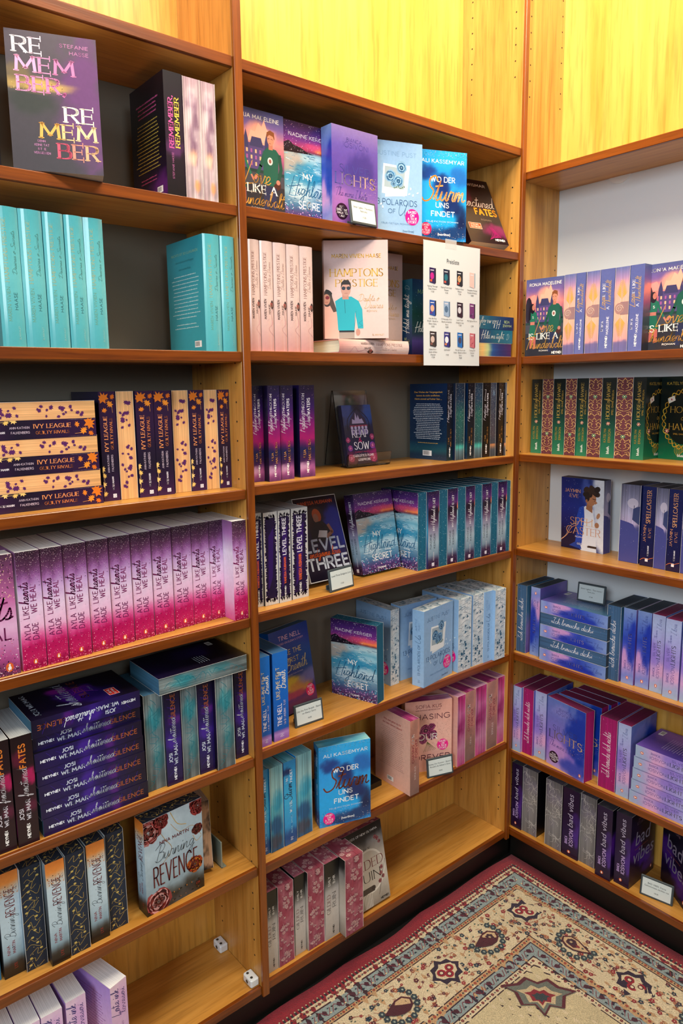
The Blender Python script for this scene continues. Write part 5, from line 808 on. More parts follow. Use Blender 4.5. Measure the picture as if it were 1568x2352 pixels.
# ------------------------------------------------------------------ books standing on the shelves
# design, mode, bay, shelf, along (m), setback (m), height (m), turn (deg), lean back (deg), scale, extra faces
# modes: s spine out, e page edge out, f front cover out, su spine out upside down, l.. lying flat (f = front cover up)
BOOKS = [
 ('remember', 'f', 'L', 1, 0.379, 0.0218, 1.7829, -19.1, 3.0, 1, ''), ('remember', 's', 'L', 1, 0.33, 0.045, 1.7829, 0, 0, 1, ''),
 ('remember', 's', 'L', 1, 0.6406, 0.016, 1.7829, 0, 0, 0.934, 'b'), ('remember', 'e', 'L', 1, 0.679, 0.018, 1.7829, 0, 0, 0.916, ''),
 ('remember', 'e', 'L', 1, 0.7142, 0.018, 1.7829, 0, 0, 0.825, ''), ('teal', 's', 'L', 2, 0.3421, 0.02, 1.5121, 0, 0, 1.061, ''),
 ('teal', 's', 'L', 2, 0.3789, 0.02, 1.5121, 0, 0, 1.063, ''), ('teal', 's', 'L', 2, 0.4164, 0.02, 1.5121, 0, 0, 0.976, ''),
 ('teal', 's', 'L', 2, 0.4511, 0.02, 1.5121, 0, 0, 0.923, ''), ('teal', 's', 'L', 2, 0.4832, 0.02, 1.5121, 0, 0, 0.977, ''),
 ('teal', 's', 'L', 2, 0.7072, 0.018, 1.5121, 0, 0, 1.041, 'b'), ('teal', 's', 'L', 2, 0.7446, 0.018, 1.5121, 0, 0, 0.9, ''),
 ('ivy', 'ls', 'L', 3, 0.302, 0.045, 1.2415, 0, 0, 1, ''), ('ivy', 'le', 'L', 3, 0.299, 0.045, 1.2717, 0, 0, 1, ''),
 ('ivy', 'ls', 'L', 3, 0.298, 0.045, 1.3019, 0, 0, 1, ''), ('ivy', 'le', 'L', 3, 0.297, 0.045, 1.3321, 0, 0, 1, ''),
 ('ivy', 'ls', 'L', 3, 0.296, 0.045, 1.3623, 0, 0, 1, ''), ('ivy', 'le', 'L', 3, 0.296, 0.045, 1.3925, 0, 0, 1, ''),
 ('ivy', 's', 'L', 3, 0.5056, 0.056, 1.2415, 0, 0, 0.963, 'b'), ('ivy', 'e', 'L', 3, 0.5381, 0.056, 1.2415, 0, 0, 1.048, ''),
 ('ivy', 's', 'L', 3, 0.5742, 0.054, 1.2415, 0, 0, 1.111, ''), ('ivy', 's', 'L', 3, 0.6106, 0.054, 1.2415, 0, 0, 1.12, ''),
 ('ivy', 'e', 'L', 3, 0.6525, 0.062, 1.2415, 0, 0, 1.075, ''), ('ivy', 's', 'L', 3, 0.6878, 0.06, 1.2415, 0, 0, 1.015, ''),
 ('ivy', 'e', 'L', 3, 0.7212, 0.06, 1.2415, 0, 0, 0.916, ''), ('ivy', 's', 'L', 3, 0.7514, 0.058, 1.2415, 0, 0, 0.822, ''),
 ('ayla', 's', 'L', 4, 0.3329, 0.02, 0.9745, 0, 0, 1.03, ''), ('ayla', 's', 'L', 4, 0.3741, 0.022, 0.9745, 0, 0, 0.954, ''),
 ('ayla', 's', 'L', 4, 0.4134, 0.026, 0.9745, 0, 0, 1.057, ''), ('ayla', 's', 'L', 4, 0.4567, 0.03, 0.9745, 0, 0, 1.016, ''),
 ('ayla', 's', 'L', 4, 0.4987, 0.034, 0.9745, 0, 0, 1.059, ''), ('ayla', 's', 'L', 4, 0.5421, 0.037, 0.9745, 0, 0, 1.032, ''),
 ('ayla', 's', 'L', 4, 0.5846, 0.04, 0.9745, 0, 0, 1.074, ''), ('ayla', 's', 'L', 4, 0.6294, 0.044, 0.9745, 0, 0, 1.068, ''),
 ('ayla', 's', 'L', 4, 0.6721, 0.046, 0.9745, 0, 0, 1.029, ''), ('ayla', 's', 'L', 4, 0.7134, 0.048, 0.9745, 0, 0, 0.825, ''),
 ('ayla', 's', 'L', 4, 0.7452, 0.011, 0.9745, 0, 0, 0.855, ''), ('ayla', 'f', 'L', 4, 0.193, 0.019, 0.9745, 0, 0, 1, ''),
 ('fates', 's', 'L', 5, 0.2662, 0.018, 0.6661, 0, 0, 0.997, ''), ('fates', 's', 'L', 5, 0.3004, 0.016, 0.6661, 0, 0, 1.101, ''),
 ('josi', 'ls', 'L', 5, 0.3435, 0.018, 0.6661, 0, 0, 1, ''), ('josi', 'ls', 'L', 5, 0.3415, 0.019, 0.6973, 0, 0, 1, ''),
 ('josi', 'ls', 'L', 5, 0.3405, 0.018, 0.7285, 0, 0, 1, ''), ('josi', 'ls', 'L', 5, 0.3395, 0.019, 0.7597, 0, 0, 1, ''),
 ('josi', 'ls', 'L', 5, 0.3375, 0.018, 0.7909, 0, 0, 1, ''), ('josi', 'ls', 'L', 5, 0.3385, 0.024, 0.8221, 0, 0, 1, ''),
 ('josi', 'lsf', 'L', 5, 0.3355, 0.014, 0.8533, 0, 0, 1, 'f'), ('josi', 'e', 'L', 5, 0.5462, 0.03, 0.6661, 0, 0, 1.188, ''),
 ('josi', 's', 'L', 5, 0.5858, 0.024, 0.6661, 0, 0, 1.022, ''), ('josi', 'e', 'L', 5, 0.6215, 0.024, 0.6661, 0, 0, 1.079, ''),
 ('josi', 's', 'L', 5, 0.658, 0.022, 0.6661, 0, 0, 1.047, ''), ('josi', 'e', 'L', 5, 0.693, 0.012, 0.6661, 0, 0, 1.268, ''),
 ('josi', 's', 'L', 5, 0.7472, 0.028, 0.6661, 0, 0, 0.924, ''), ('josi', 'le', 'L', 5, 0.57, 0.008, 0.8656, 0, 0, 1, 'bt'),
 ('revenge', 's', 'L', 6, 0.2655, 0.044, 0.411, 0, 0, 1.035, ''), ('revenge', 'e', 'L', 6, 0.3011, 0.036, 0.411, 0, 0, 1.091, ''),
 ('revenge', 's', 'L', 6, 0.3407, 0.02, 0.411, 0, 0, 0.981, ''), ('revenge', 'e', 'L', 6, 0.3764, 0.022, 0.411, 0, 0, 1.065, ''),
 ('revenge', 's', 'L', 6, 0.4167, 0.026, 0.411, 0, 0, 1.031, ''), ('revenge', 'e', 'L', 6, 0.456, 0.034, 0.411, 0, 0, 1.072, ''),
 ('revenge', 'f', 'L', 6, 0.5275, 0.0228, 0.411, 3.7, -0.6, 1, 's'), ('revenge', 'f', 'L', 6, 0.4, 0.15, 0.411, 0, 0, 1, ''),
 ('ember', 'e', 'L', 6, 0.672, 0.062, 0.411, -12, 6, 1, ''), ('ink', 's', 'L', 6, 0.223, 0.05, 0.411, 0, 0, 1, ''),
 ('love', 'f', 'M', 1, 0.797, 0.058, 1.785, 0, 0, 1, ''), ('highland', 'f', 'M', 1, 0.9305, 0.062, 1.785, 0, 0, 1, ''),
 ('hate', 'f', 'M', 1, 1.0296, 0.026, 1.785, 0, 0, 1, ''), ('polaroid', 'f', 'M', 1, 1.166, 0.0535, 1.785, -17.0, 0.0, 1, ''),
 ('sturmgold', 'f', 'M', 1, 1.303, 0.0414, 1.785, -20.0, 0.0, 1, ''), ('fates', 'f', 'M', 1, 1.4878, 0.0262, 1.785, -8.5, 26.7, 1, ''),
 ('hampton', 's', 'M', 2, 0.8104, 0.022, 1.5143, 0, 0, 0.835, ''), ('hampton', 's', 'M', 2, 0.8375, 0.022, 1.5143, 0, 0, 0.999, ''),
 ('hampton', 's', 'M', 2, 0.8697, 0.022, 1.5143, 0, 0, 1.027, ''), ('hampton', 's', 'M', 2, 0.9027, 0.022, 1.5143, 0, 0, 1.056, ''),
 ('hampton', 's', 'M', 2, 0.9361, 0.022, 1.5143, 0, 0, 1.106, ''), ('hampton', 'ls', 'M', 2, 1.03, 0.012, 1.5143, 0, 0, 1, ''),
 ('hampton', 'f', 'M', 2, 1.0371, 0.0663, 1.5448, -38.0, 4.6, 1, ''), ('hampton', 'f', 'M', 2, 1.172, 0.1, 1.5448, 0, 0, 1, ''),
 ('hold', 'f', 'M', 2, 1.32, 0.072, 1.5143, 0, 0, 1, 's'), ('hold', 'f', 'M', 2, 1.523, 0.142, 1.5143, 0, 0, 1, ''),
 ('hold', 'le', 'M', 2, 1.452, 0.012, 1.5143, 0, 0, 1, ''), ('hold', 'ls', 'M', 2, 1.456, 0.012, 1.5489, 0, 0, 1, ''),
 ('hold', 'lsf', 'M', 2, 1.46, 0.012, 1.5835, 0, 0, 1, ''), ('fighting', 's', 'M', 3, 0.8311, 0.055, 1.2464, 0, 0, 0.806, ''),
 ('fighting', 's', 'M', 3, 0.8581, 0.038, 1.2464, 0, 0, 0.924, ''), ('fighting', 's', 'M', 3, 0.8948, 0.045, 1.2464, 0, 0, 1.023, ''),
 ('fighting', 's', 'M', 3, 0.949, 0.05, 1.2464, 0, 0, 1.257, ''), ('fleeing', 's', 'M', 3, 1.4289, 0.052, 1.2464, 0, 0, 0.957, 'b'),
 ('fleeing', 'e', 'M', 3, 1.4532, 0.044, 1.2464, 0, 0, 1.42, ''), ('fleeing', 's', 'M', 3, 1.5012, 0.044, 1.2464, 0, 0, 1.076, ''),
 ('fleeing', 'e', 'M', 3, 1.5299, 0.044, 1.2464, 0, 0, 1.318, ''), ('fading', 's', 'M', 3, 1.5665, 0.044, 1.2464, 0, 0, 1.169, ''),
 ('fading', 'e', 'M', 3, 1.5965, 0.044, 1.2464, 0, 0, 1.006, ''), ('fading', 's', 'M', 3, 1.621, 0.036, 1.2464, 0, 0, 1.0, ''),
 ('fading', 'e', 'M', 3, 1.6454, 0.034, 1.2464, 0, 0, 0.317, ''), ('level', 's', 'M', 4, 0.8154, 0.044, 0.9792, 0, 0, 0.639, ''),
 ('level', 'e', 'M', 4, 0.8388, 0.038, 0.9792, 0, 0, 0.99, ''), ('level', 's', 'M', 4, 0.8749, 0.036, 0.9792, 0, 0, 0.904, ''),
 ('level', 's', 'M', 4, 0.9114, 0.038, 0.9792, 0, 0, 1.251, ''), ('level', 'f', 'M', 4, 0.9933, 0.075, 0.9792, 0.0, 20.0, 1, ''),
 ('highland', 'f', 'M', 4, 1.1515, 0.0712, 0.9792, 0.7, 10.6, 1, 's'), ('highland', 'e', 'M', 4, 1.2952, 0.026, 0.9792, 0, 0, 0.929, 'f'),
 ('highland', 's', 'M', 4, 1.3262, 0.02, 0.9792, 0, 0, 1.169, ''), ('highland', 'e', 'M', 4, 1.3665, 0.02, 0.9792, 0, 0, 0.965, ''),
 ('highland', 's', 'M', 4, 1.4, 0.02, 0.9792, 0, 0, 1.076, ''), ('highland', 'e', 'M', 4, 1.4359, 0.018, 0.9792, 0, 0, 0.942, ''),
 ('highland', 's', 'M', 4, 1.4688, 0.018, 0.9792, 0, 0, 1.033, ''), ('highland', 'e', 'M', 4, 1.5047, 0.018, 0.9792, 0, 0, 0.889, ''),
 ('highland', 's', 'M', 4, 1.5345, 0.016, 0.9792, 0, 0, 1.043, ''), ('highland', 'e', 'M', 4, 1.5719, 0.016, 0.9792, 0, 0, 0.853, ''),
 ('highland', 's', 'M', 4, 1.6004, 0.015, 0.9792, 0, 0, 1.054, ''), ('highland', 'e', 'M', 4, 1.637, 0.014, 0.9792, 0, 0, 0.485, ''),
 ('tine', 's', 'M', 5, 0.8054, 0.02, 0.6742, 0, 0, 0.916, ''), ('tine', 's', 'M', 5, 0.8412, 0.022, 0.6742, 0, 0, 1.342, ''),
 ('tine', 'f', 'M', 5, 0.909, 0.0939, 0.6742, 9.7, 9.6, 1, ''), ('highland', 'f', 'M', 5, 1.1037, 0.1397, 0.6742, -73.0, -0.7, 1, ''),
 ('polaroid', 'f', 'M', 5, 1.2975, 0.0055, 0.6742, 8, 0, 1, 's'), ('polaroid', 'f', 'M', 5, 1.285, 0.078, 0.6742, -3, 0, 1, ''),
 ('polaroid', 'e', 'M', 5, 1.243, 0.07, 0.6742, 0, 0, 0.837, 'f'), ('polaroid', 'e', 'M', 5, 1.4402, 0.014, 0.6742, 0, 0, 1.458, 'f'),
 ('polaroid', 'e', 'M', 5, 1.5025, 0.016, 0.6742, 0, 0, 1.252, ''), ('polaroid', 's', 'M', 5, 1.5488, 0.014, 0.6742, 0, 0, 0.955, ''),
 ('polaroid', 'e', 'M', 5, 1.5836, 0.004, 0.6742, 0, 0, 1.28, ''), ('sturm', 's', 'M', 6, 0.8084, 0.038, 0.4051, 0, 0, 0.72, ''),
 ('sturm', 'e', 'M', 6, 0.8333, 0.034, 0.4051, 0, 0, 1.057, ''), ('sturm', 's', 'M', 6, 0.8717, 0.034, 0.4051, 0, 0, 0.99, ''),
 ('sturm', 'e', 'M', 6, 0.9112, 0.04, 0.4051, 0, 0, 1.328, ''), ('sturm', 'f', 'M', 6, 0.9742, 0.0357, 0.4051, -18.9, 0, 1, 's'),
 ('chasing', 's', 'M', 6, 1.2347, -0.008, 0.4051, -1.6, 0.0, 1, 'b'), ('chasing', 'f', 'M', 6, 1.303, 0.077, 0.4051, -28, 0, 1, ''),
 ('chasing', 'e', 'M', 6, 1.4347, 0.008, 0.4051, 0, 0, 1.027, ''), ('chasing', 's', 'M', 6, 1.4742, 0.012, 0.4051, 0, 0, 1.231, ''),
 ('chasing', 'e', 'M', 6, 1.518, 0.014, 0.4051, 0, 0, 1.509, ''), ('chasing', 's', 'M', 6, 1.5727, 0.016, 0.4051, 0, 0, 1.371, ''),
 ('chasing', 'e', 'M', 6, 1.6212, 0.018, 0.4051, 0, 0, 0.994, ''), ('gilded', 's', 'M', 7, 0.8071, 0.024, 0.1208, 0, 0, 0.846, ''),
 ('gilded', 'e', 'M', 7, 0.8386, 0.022, 0.1208, 0, 0, 1.219, ''), ('gilded', 's', 'M', 7, 0.8881, 0.026, 0.1208, 0, 0, 0.863, ''),
 ('gilded', 'e', 'M', 7, 0.9208, 0.018, 0.1208, 0, 0, 1.37, ''), ('gilded', 's', 'M', 7, 0.9711, 0.016, 0.1208, 0, 0, 1.187, ''),
 ('gilded', 'e', 'M', 7, 1.0159, -0.006, 0.1208, 0, 0, 1.6, ''), ('gilded', 'f', 'M', 7, 1.0636, 0.0224, 0.1208, 0.0, 11.1, 1, ''),
 ('love', 'f', 'R', 1, 0.003, 0.006, 1.5149, 6, 0, 0.83, ''), ('love', 'e', 'R', 1, 0.1148, 0.01, 1.5149, 0, 0, 0.955, ''),
 ('love', 's', 'R', 1, 0.1477, 0.012, 1.5149, 0, 0, 0.752, ''), ('love', 'e', 'R', 1, 0.1757, 0.012, 1.5149, 0, 0, 1.087, ''),
 ('love', 's', 'R', 1, 0.2138, 0.012, 1.5149, 0, 0, 1.069, ''), ('love', 'e', 'R', 1, 0.2516, 0.012, 1.5149, 0, 0, 1.081, ''),
 ('love', 's', 'R', 1, 0.2898, 0.012, 1.5149, 0, 0, 1.017, ''), ('love', 'f', 'R', 1, 0.3077, 0.0448, 1.5149, 0.0, 0.0, 1, ''),
 ('hawke', 's', 'R', 2, -0.0096, 0.062, 1.2501, 0, 0, 1.093, ''), ('hawke', 'e', 'R', 2, 0.026, 0.06, 1.2501, 0, 0, 1.15, ''),
 ('hawke', 's', 'R', 2, 0.0609, 0.062, 1.2501, 0, 0, 1.118, ''), ('hawke', 'e', 'R', 2, 0.097, 0.06, 1.2501, 0, 0, 1.112, ''),
 ('hawke', 's', 'R', 2, 0.1308, 0.064, 1.2501, 0, 0, 0.997, ''), ('hawke', 'e', 'R', 2, 0.1644, 0.06, 1.2501, 0, 0, 1.276, ''),
 ('hawke', 's', 'R', 2, 0.2031, 0.062, 1.2501, 0, 0, 1.196, ''), ('hawke', 'e', 'R', 2, 0.2402, 0.062, 1.2501, 0, 0, 1.45, ''),
 ('hawke', 's', 'R', 2, 0.2841, 0.066, 1.2501, 0, 0, 1.029, 'f'), ('hawke', 'f', 'R', 2, 0.3181, 0.1358, 1.2501, -12.0, 0.0, 1, ''),
 ('spell', 'f', 'R', 3, 0.0643, 0.1154, 0.9835, -2.8, -2.4, 1, 'e'), ('spell', 'e', 'R', 3, 0.2584, 0.074, 0.9835, 0, 0, 1.6, ''),
 ('spell', 's', 'R', 3, 0.319, 0.068, 0.9835, 0, 0, 1.039, ''), ('spell', 'e', 'R', 3, 0.3558, 0.064, 0.9835, 0, 0, 0.925, ''),
 ('spell', 's', 'R', 3, 0.3884, 0.062, 0.9835, 0, 0, 0.982, ''), ('spell', 'e', 'R', 3, 0.4222, 0.062, 0.9835, 0, 0, 0.996, ''),
 ('hate', 'e', 'R', 4, -0.0118, 0.022, 0.6749, 0, 0, 0.926, ''), ('hate', 'su', 'R', 4, 0.0302, 0.028, 0.6749, 0, 0, 0.873, ''),
 ('hate', 'ls', 'R', 4, 0.0704, 0.016, 0.6749, 0, 0, 1, ''), ('hate', 'lef', 'R', 4, 0.0704, 0.016, 0.7094, 0, 0, 1, ''),
 ('hate', 'ls', 'R', 4, 0.0704, 0.016, 0.7439, 0, 0, 1, ''), ('hate', 'lef', 'R', 4, 0.0704, 0.016, 0.7784, 0, 0, 1, ''),
 ('hate', 'ls', 'R', 4, 0.0704, 0.016, 0.8129, 0, 0, 1, 'b'), ('hate', 'e', 'R', 4, 0.2603, 0.03, 0.6749, 0, 0, 1.105, ''),
 ('hate', 's', 'R', 4, 0.3017, 0.036, 0.6749, 0, 0, 0.967, ''), ('hate', 's', 'R', 4, 0.3371, 0.04, 0.6749, 0, 0, 1.039, ''),
 ('silver', 's', 'R', 4, 0.3746, 0.04, 0.6749, 0, 0, 0.942, ''), ('silver', 's', 'R', 4, 0.4126, 0.03, 0.6749, 0, 0, 1.097, ''),
 ('silver', 's', 'R', 4, 0.4541, 0.03, 0.6749, 0, 0, 1.147, ''), ('silver', 's', 'R', 5, -0.01, 0.012, 0.3725, 0, 0, 0.831, ''),
 ('silver', 'e', 'R', 5, 0.0186, 0.02, 0.3725, 0, 0, 1.048, ''), ('silver', 's', 'R', 5, 0.0546, 0.028, 0.3725, 0, 0, 1.086, ''),
 ('silver', 'f', 'R', 5, 0.108, 0.0635, 0.3725, -1, 0, 1, ''), ('silver', 'f', 'R', 5, 0.115, 0.099, 0.3725, -1, 0, 1, ''),
 ('silver', 'f', 'R', 5, 0.122, 0.1345, 0.3725, -1, 0, 1, ''), ('silver', 'f', 'R', 5, 0.0985, 0.0243, 0.3725, -9.2, -0.3, 1, ''),
 ('silver', 'e', 'R', 5, 0.2589, 0.022, 0.3725, 0, 0, 1.426, ''), ('silver', 's', 'R', 5, 0.3109, 0.02, 0.3725, 0, 0, 1.022, ''),
 ('silver', 'ls', 'R', 5, 0.3497, 0.016, 0.3725, 0, 0, 1, ''), ('silver', 'ls', 'R', 5, 0.3537, 0.016, 0.404, 0, 0, 1, ''),
 ('silver', 'ls', 'R', 5, 0.3557, 0.016, 0.4355, 0, 0, 1, ''), ('silver', 'ls', 'R', 5, 0.3577, 0.016, 0.467, 0, 0, 1, ''),
 ('silver', 'ls', 'R', 5, 0.3607, 0.016, 0.4985, 0, 0, 1, 'b'), ('bad', 's', 'R', 6, -0.0113, 0.018, 0.1244, 0, 0, 0.997, ''),
 ('bad', 'e', 'R', 6, 0.025, 0.022, 0.1244, 0, 0, 1.388, 'f'), ('bad', 'e', 'R', 6, 0.1057, 0.018, 0.1244, 0, 0, 1.468, ''),
 ('bad', 's', 'R', 6, 0.1613, 0.018, 0.1244, 0, 0, 1.391, ''), ('bad', 'e', 'R', 6, 0.2118, 0.024, 0.1244, 0, 0, 1.303, ''),
 ('bad', 's', 'R', 6, 0.2701, 0.008, 0.1244, 0, 0, 1.207, ''), ('bad', 's', 'R', 6, 0.3185, 0.018, 0.1244, 0, 0, 1.166, 'f'),
 ('bad', 'f', 'R', 6, 0.393, 0.125, 0.1244, -38, 0, 1, ''), ('inkpink', 's', 'L', 7, 0.436, 0.004, 0.1196, 15, 0, 1, 'b'),
 ('inkpink', 's', 'L', 7, 0.3595, 0.026, 0.1196, 2, 0, 1, 'b'), ('inkpink', 's', 'L', 7, 0.3135, 0.022, 0.1196, 0, 0, 1, ''),
 ('inkpink', 's', 'L', 7, 0.2735, 0.022, 0.1196, 0, 0, 1, ''), ('inkpink', 's', 'L', 7, 0.2335, 0.022, 0.1196, 0, 0, 1, '')
]
LOOK = {
'remember': ('dark mauve thriller', 'standing cover with pink and gold title', 'black thriller spine with pink and yellow title', 'mauve streaked page edge'),
'teal': ('teal hardcovers', 'teal hardcover cover', 'glossy teal hardcover spine', 'teal hardcover page edge'),
'ivy': ('books with ivy leaves', 'purple cover', 'dark purple spine with orange ivy leaves', 'peach page edge with purple leaves'),
'ayla': ('pink glitter paperbacks', 'pink glitter front cover cut by the frame', 'pink glitter spine', 'white page edge'),
'fates': ('dark wine paperbacks', 'dark wine cover with orange title', 'dark wine spine with orange word', 'white page edge'),
'josi': ('midnight purple paperbacks', 'midnight purple cover', 'midnight purple spine with white script', 'grey-teal marbled page edge'),
'revenge': ('marble and rose paperbacks', 'pale marble cover with dark red roses', 'pale blue spine with orange top', 'navy page edge with gold vines'),
'ember': ('small books', 'small dark book', 'small dark book', 'short leaning book with peach and black page edge'),
'ink': ('blue book', 'blue cover', 'blue spine sliver at the frame edge', 'white page edge'),
'inkpink': ('pink lilac paperbacks', 'pink lilac cover', 'pink lilac spine with white page tops', 'white page edge'),
'love': ('periwinkle campus romances', 'cover with couple before a mansion', 'periwinkle spine with gold script', 'pink page edge with gold fronds'),
'highland': ('seascape romances', 'seascape cover with purple dusk sky', 'purple and grey-blue spine', 'teal page edge with white specks'),
'silver': ('lilac gradient paperbacks', 'lilac to royal blue cover', 'lilac gradient spine', 'magenta page edge'),
'hate': ('blue violet gradient paperbacks', 'violet cover with slender title', 'blue violet gradient spine', 'slate blue page edge'),
'polaroid': ('pale blue paperbacks', 'pale blue cover with snapshot of roses', 'pale blue spine', 'white page edge with blue brushwork'),
'sturm': ('bright blue storm novels', 'bright blue cover with rust script', 'bright blue spine', 'blue streaked page edge'),
'sturmgold': ('bright blue storm novels', 'bright blue cover with orange script', 'bright blue spine', 'blue streaked page edge'),
'hampton': ('pale pink hardcovers', 'pale pink cover with man in teal top', 'glossy pale pink hardcover spine', 'cream page edge'),
'hold': ('teal navy paperbacks', 'teal navy night cover', 'teal navy spine with white script', 'rainbow page edge'),
'fighting': ('navy magenta paperbacks', 'navy magenta cover', 'navy and magenta spine', 'dark page edge'),
'fleeing': ('sea green paperbacks', 'sea green cover', 'black spine with sea green foot', 'sea green streaked page edge'),
'fading': ('charcoal paperbacks', 'charcoal cover', 'black spine with orange author', 'grey page edge with orange streak'),
'level': ('white brushed paperbacks', 'leaning dark cover with big grey title', 'white spine with dark purple block', 'white page edge with dark purple block'),
'tine': ('royal blue paperbacks', 'royal blue cover with yellow cloud', 'royal blue spine with lilac foot', 'white page edge'),
'chasing': ('salmon pink paperbacks', 'salmon pink cover with magenta flower', 'salmon and grey spine', 'magenta streaked page edge'),
'gilded': ('white and black smoke paperbacks', 'leaning cover with column and red title', 'white spine with black top', 'red floral page edge'),
'hawke': ('dark green paperbacks', 'dark green cover with gold ring', 'dark green spine with gold title', 'burgundy page edge with gold filigree'),
'spell': ('navy fantasy paperbacks', 'cover with dark-haired man in profile', 'navy spine with copper title', 'moonlit violet page edge'),
'bad': ('near-black purple paperbacks', 'near-black cover with thin grey title', 'near-black purple spine with thin title', 'grey page edge with white veins'),
'noir': ('black booklet', 'black booklet lying behind the blue novel', 'black booklet', 'black booklet')}
BAYN = {'L': 'left bay', 'M': 'middle bay', 'R': 'right bay'}
ROWN = {1: 'top', 2: 'second', 3: 'third', 4: 'fourth', 5: 'fifth', 6: 'sixth', 7: 'bottom'}
ORD = ['first', 'second', 'third', 'fourth', 'fifth', 'sixth', 'seventh', 'eighth', 'ninth', 'tenth', 'eleventh', 'twelfth', 'thirteenth']
def rown(bay, r): return 'bottom' if (bay == 'R' and r == 6) else ROWN[r]
def T3(x, y, z): return Matrix.Translation((x, y, z))
def RX(a): return Matrix.Rotation(a, 4, 'X')
def RY(a): return Matrix.Rotation(a, 4, 'Y')
def RZ(a): return Matrix.Rotation(a, 4, 'Z')
def mode_matrix(m, D, k):
    w_, h_, t_ = D.w, D.h, D.t; H = math.pi / 2
    st = Matrix.Diagonal((k, 1, 1, 1)); sw = Matrix.Diagonal((1, k, 1, 1))
    if m == 's': return T3(t_ * k / 2, 0, 0) @ st, t_ * k, w_, h_
    if m == 'su': return T3(t_ * k / 2, 0, h_) @ RY(math.pi) @ st, t_ * k, w_, h_
    if m == 'e': return T3(t_ * k / 2, w_, 0) @ RZ(math.pi) @ st, t_ * k, w_, h_
    if m == 'f': return T3(0, t_ / 2, 0) @ RZ(-H) @ sw, w_ * k, t_, h_
    if m == 'ls': return T3(0, 0, t_ / 2) @ RY(H), h_, w_, t_
    if m == 'lsf': return T3(h_, 0, t_ / 2) @ RY(-H), h_, w_, t_
    if m == 'le': return T3(h_, w_, t_ / 2) @ RZ(math.pi) @ RY(H), h_, w_, t_
    if m == 'lef': return T3(0, w_, t_ / 2) @ RZ(math.pi) @ RY(-H), h_, w_, t_
FACES = {'s': ['spine'], 'su': ['spine'], 'e': ['edge'], 'f': ['front'], 'ls': ['spine'], 'lsf': ['spine'], 'le': ['edge'], 'lef': ['edge']}
EXTRA = {'b': 'back', 'f': 'front', 's': 'spine', 'e': 'edge', 't': 'top'}
d, I = DD('noir', 120, 170, 15, S('#0c0c0e', '#121216'), S('#0c0c0e'), edge=S('#d8d4cc'))
I['front'].ell(60, 110, 26, 26, '#8a8a90', 28); I['front'].ell(60, 110, 22, 22, '#0f0f12', 28); I['front'].heyne(74, 10, 38)
protos = {}
def make_book(D, faces, cat_mesh):
    """first of its kind: root Empty > cover, page_block and one print part per face in view; later ones copy every part"""
    key = (D.key, tuple(sorted(faces)))
    root = empty('paperback' if not D.hard else 'hardcover_book')
    if key in protos:
        for ch in protos[key]:
            c = ch.copy(); COL.objects.link(c); c.parent = root
        return root
    parts = [link(bpy.data.objects.new('cover', D.cover), root), link(bpy.data.objects.new('page_block', D.pages), root)]
    for f_ in faces:
        me = D.print_mesh(f_)
        if me: parts.append(tag(link(bpy.data.objects.new(me.name.split('.')[0], me), root), kind='stuff'))
    protos[key] = parts
    return root
cnt = {}; tot = {}
def lookkey(b):
    m = b[1]; li = {'f': 1, 's': 2, 'su': 2, 'e': 3, 'ls': 2, 'lsf': 2, 'le': 3, 'lef': 3}[m]
    return LOOK[b[0]][li], ('stack' if m[0] == 'l' else 'row')
BOOKS += [('noir', 'lsf', 'M', 6, 1.047, .078, ZA[6], 0, 0, 1, 'f')]
order = sorted(range(len(BOOKS)), key=lambda i: (BOOKS[i][2], BOOKS[i][3], BOOKS[i][6] if BOOKS[i][1][0] == 'l' else 0, BOOKS[i][4]))
for i in order:
    b = BOOKS[i]; k = (b[2], b[3]) + lookkey(b); tot[k] = tot.get(k, 0) + 1
for i in order:
    key, m, bay, row, s_, d_, z, yaw, tilt, k, ex = BOOKS[i]
    D = DES[key]; faces = list(FACES[m]) + [EXTRA[c] for c in ex if EXTRA[c] not in FACES[m]]
    if tilt or m == 'f' or row >= 4: faces.append('top')
    MM, W_, D_, H_ = mode_matrix(m, D, k)
    base = (Matrix.Identity(4) if bay != 'R' else R_bay()) @ T3(s_, d_, z + .0002) @ RZ(math.radians(yaw)) @ T3(0, D_, 0) @ RX(-math.radians(tilt)) @ T3(0, -D_, 0)
    root = make_book(D, faces, None); root.matrix_world = base @ MM
    look, kind = lookkey(BOOKS[i]); kk = (bay, row, look, kind); n = cnt.get(kk, 0); cnt[kk] = n + 1
    where = f'{rown(bay, row)} shelf of the {BAYN[bay]}'
    if tot[kk] == 1: lab = f'{look}, {where}'
    elif kind == 'stack': lab = f'{look}, {ORD[n]} from below in stack, {rown(bay, row)} shelf, {BAYN[bay]}'
    else: lab = f'{look}, {ORD[n]} such from left, {rown(bay, row)} shelf, {BAYN[bay]}'
    if len(lab.split()) > 16: print('LONG LABEL', lab)
    tag(root, lab, 'book', f'{LOOK[key][0]} on the {where}')

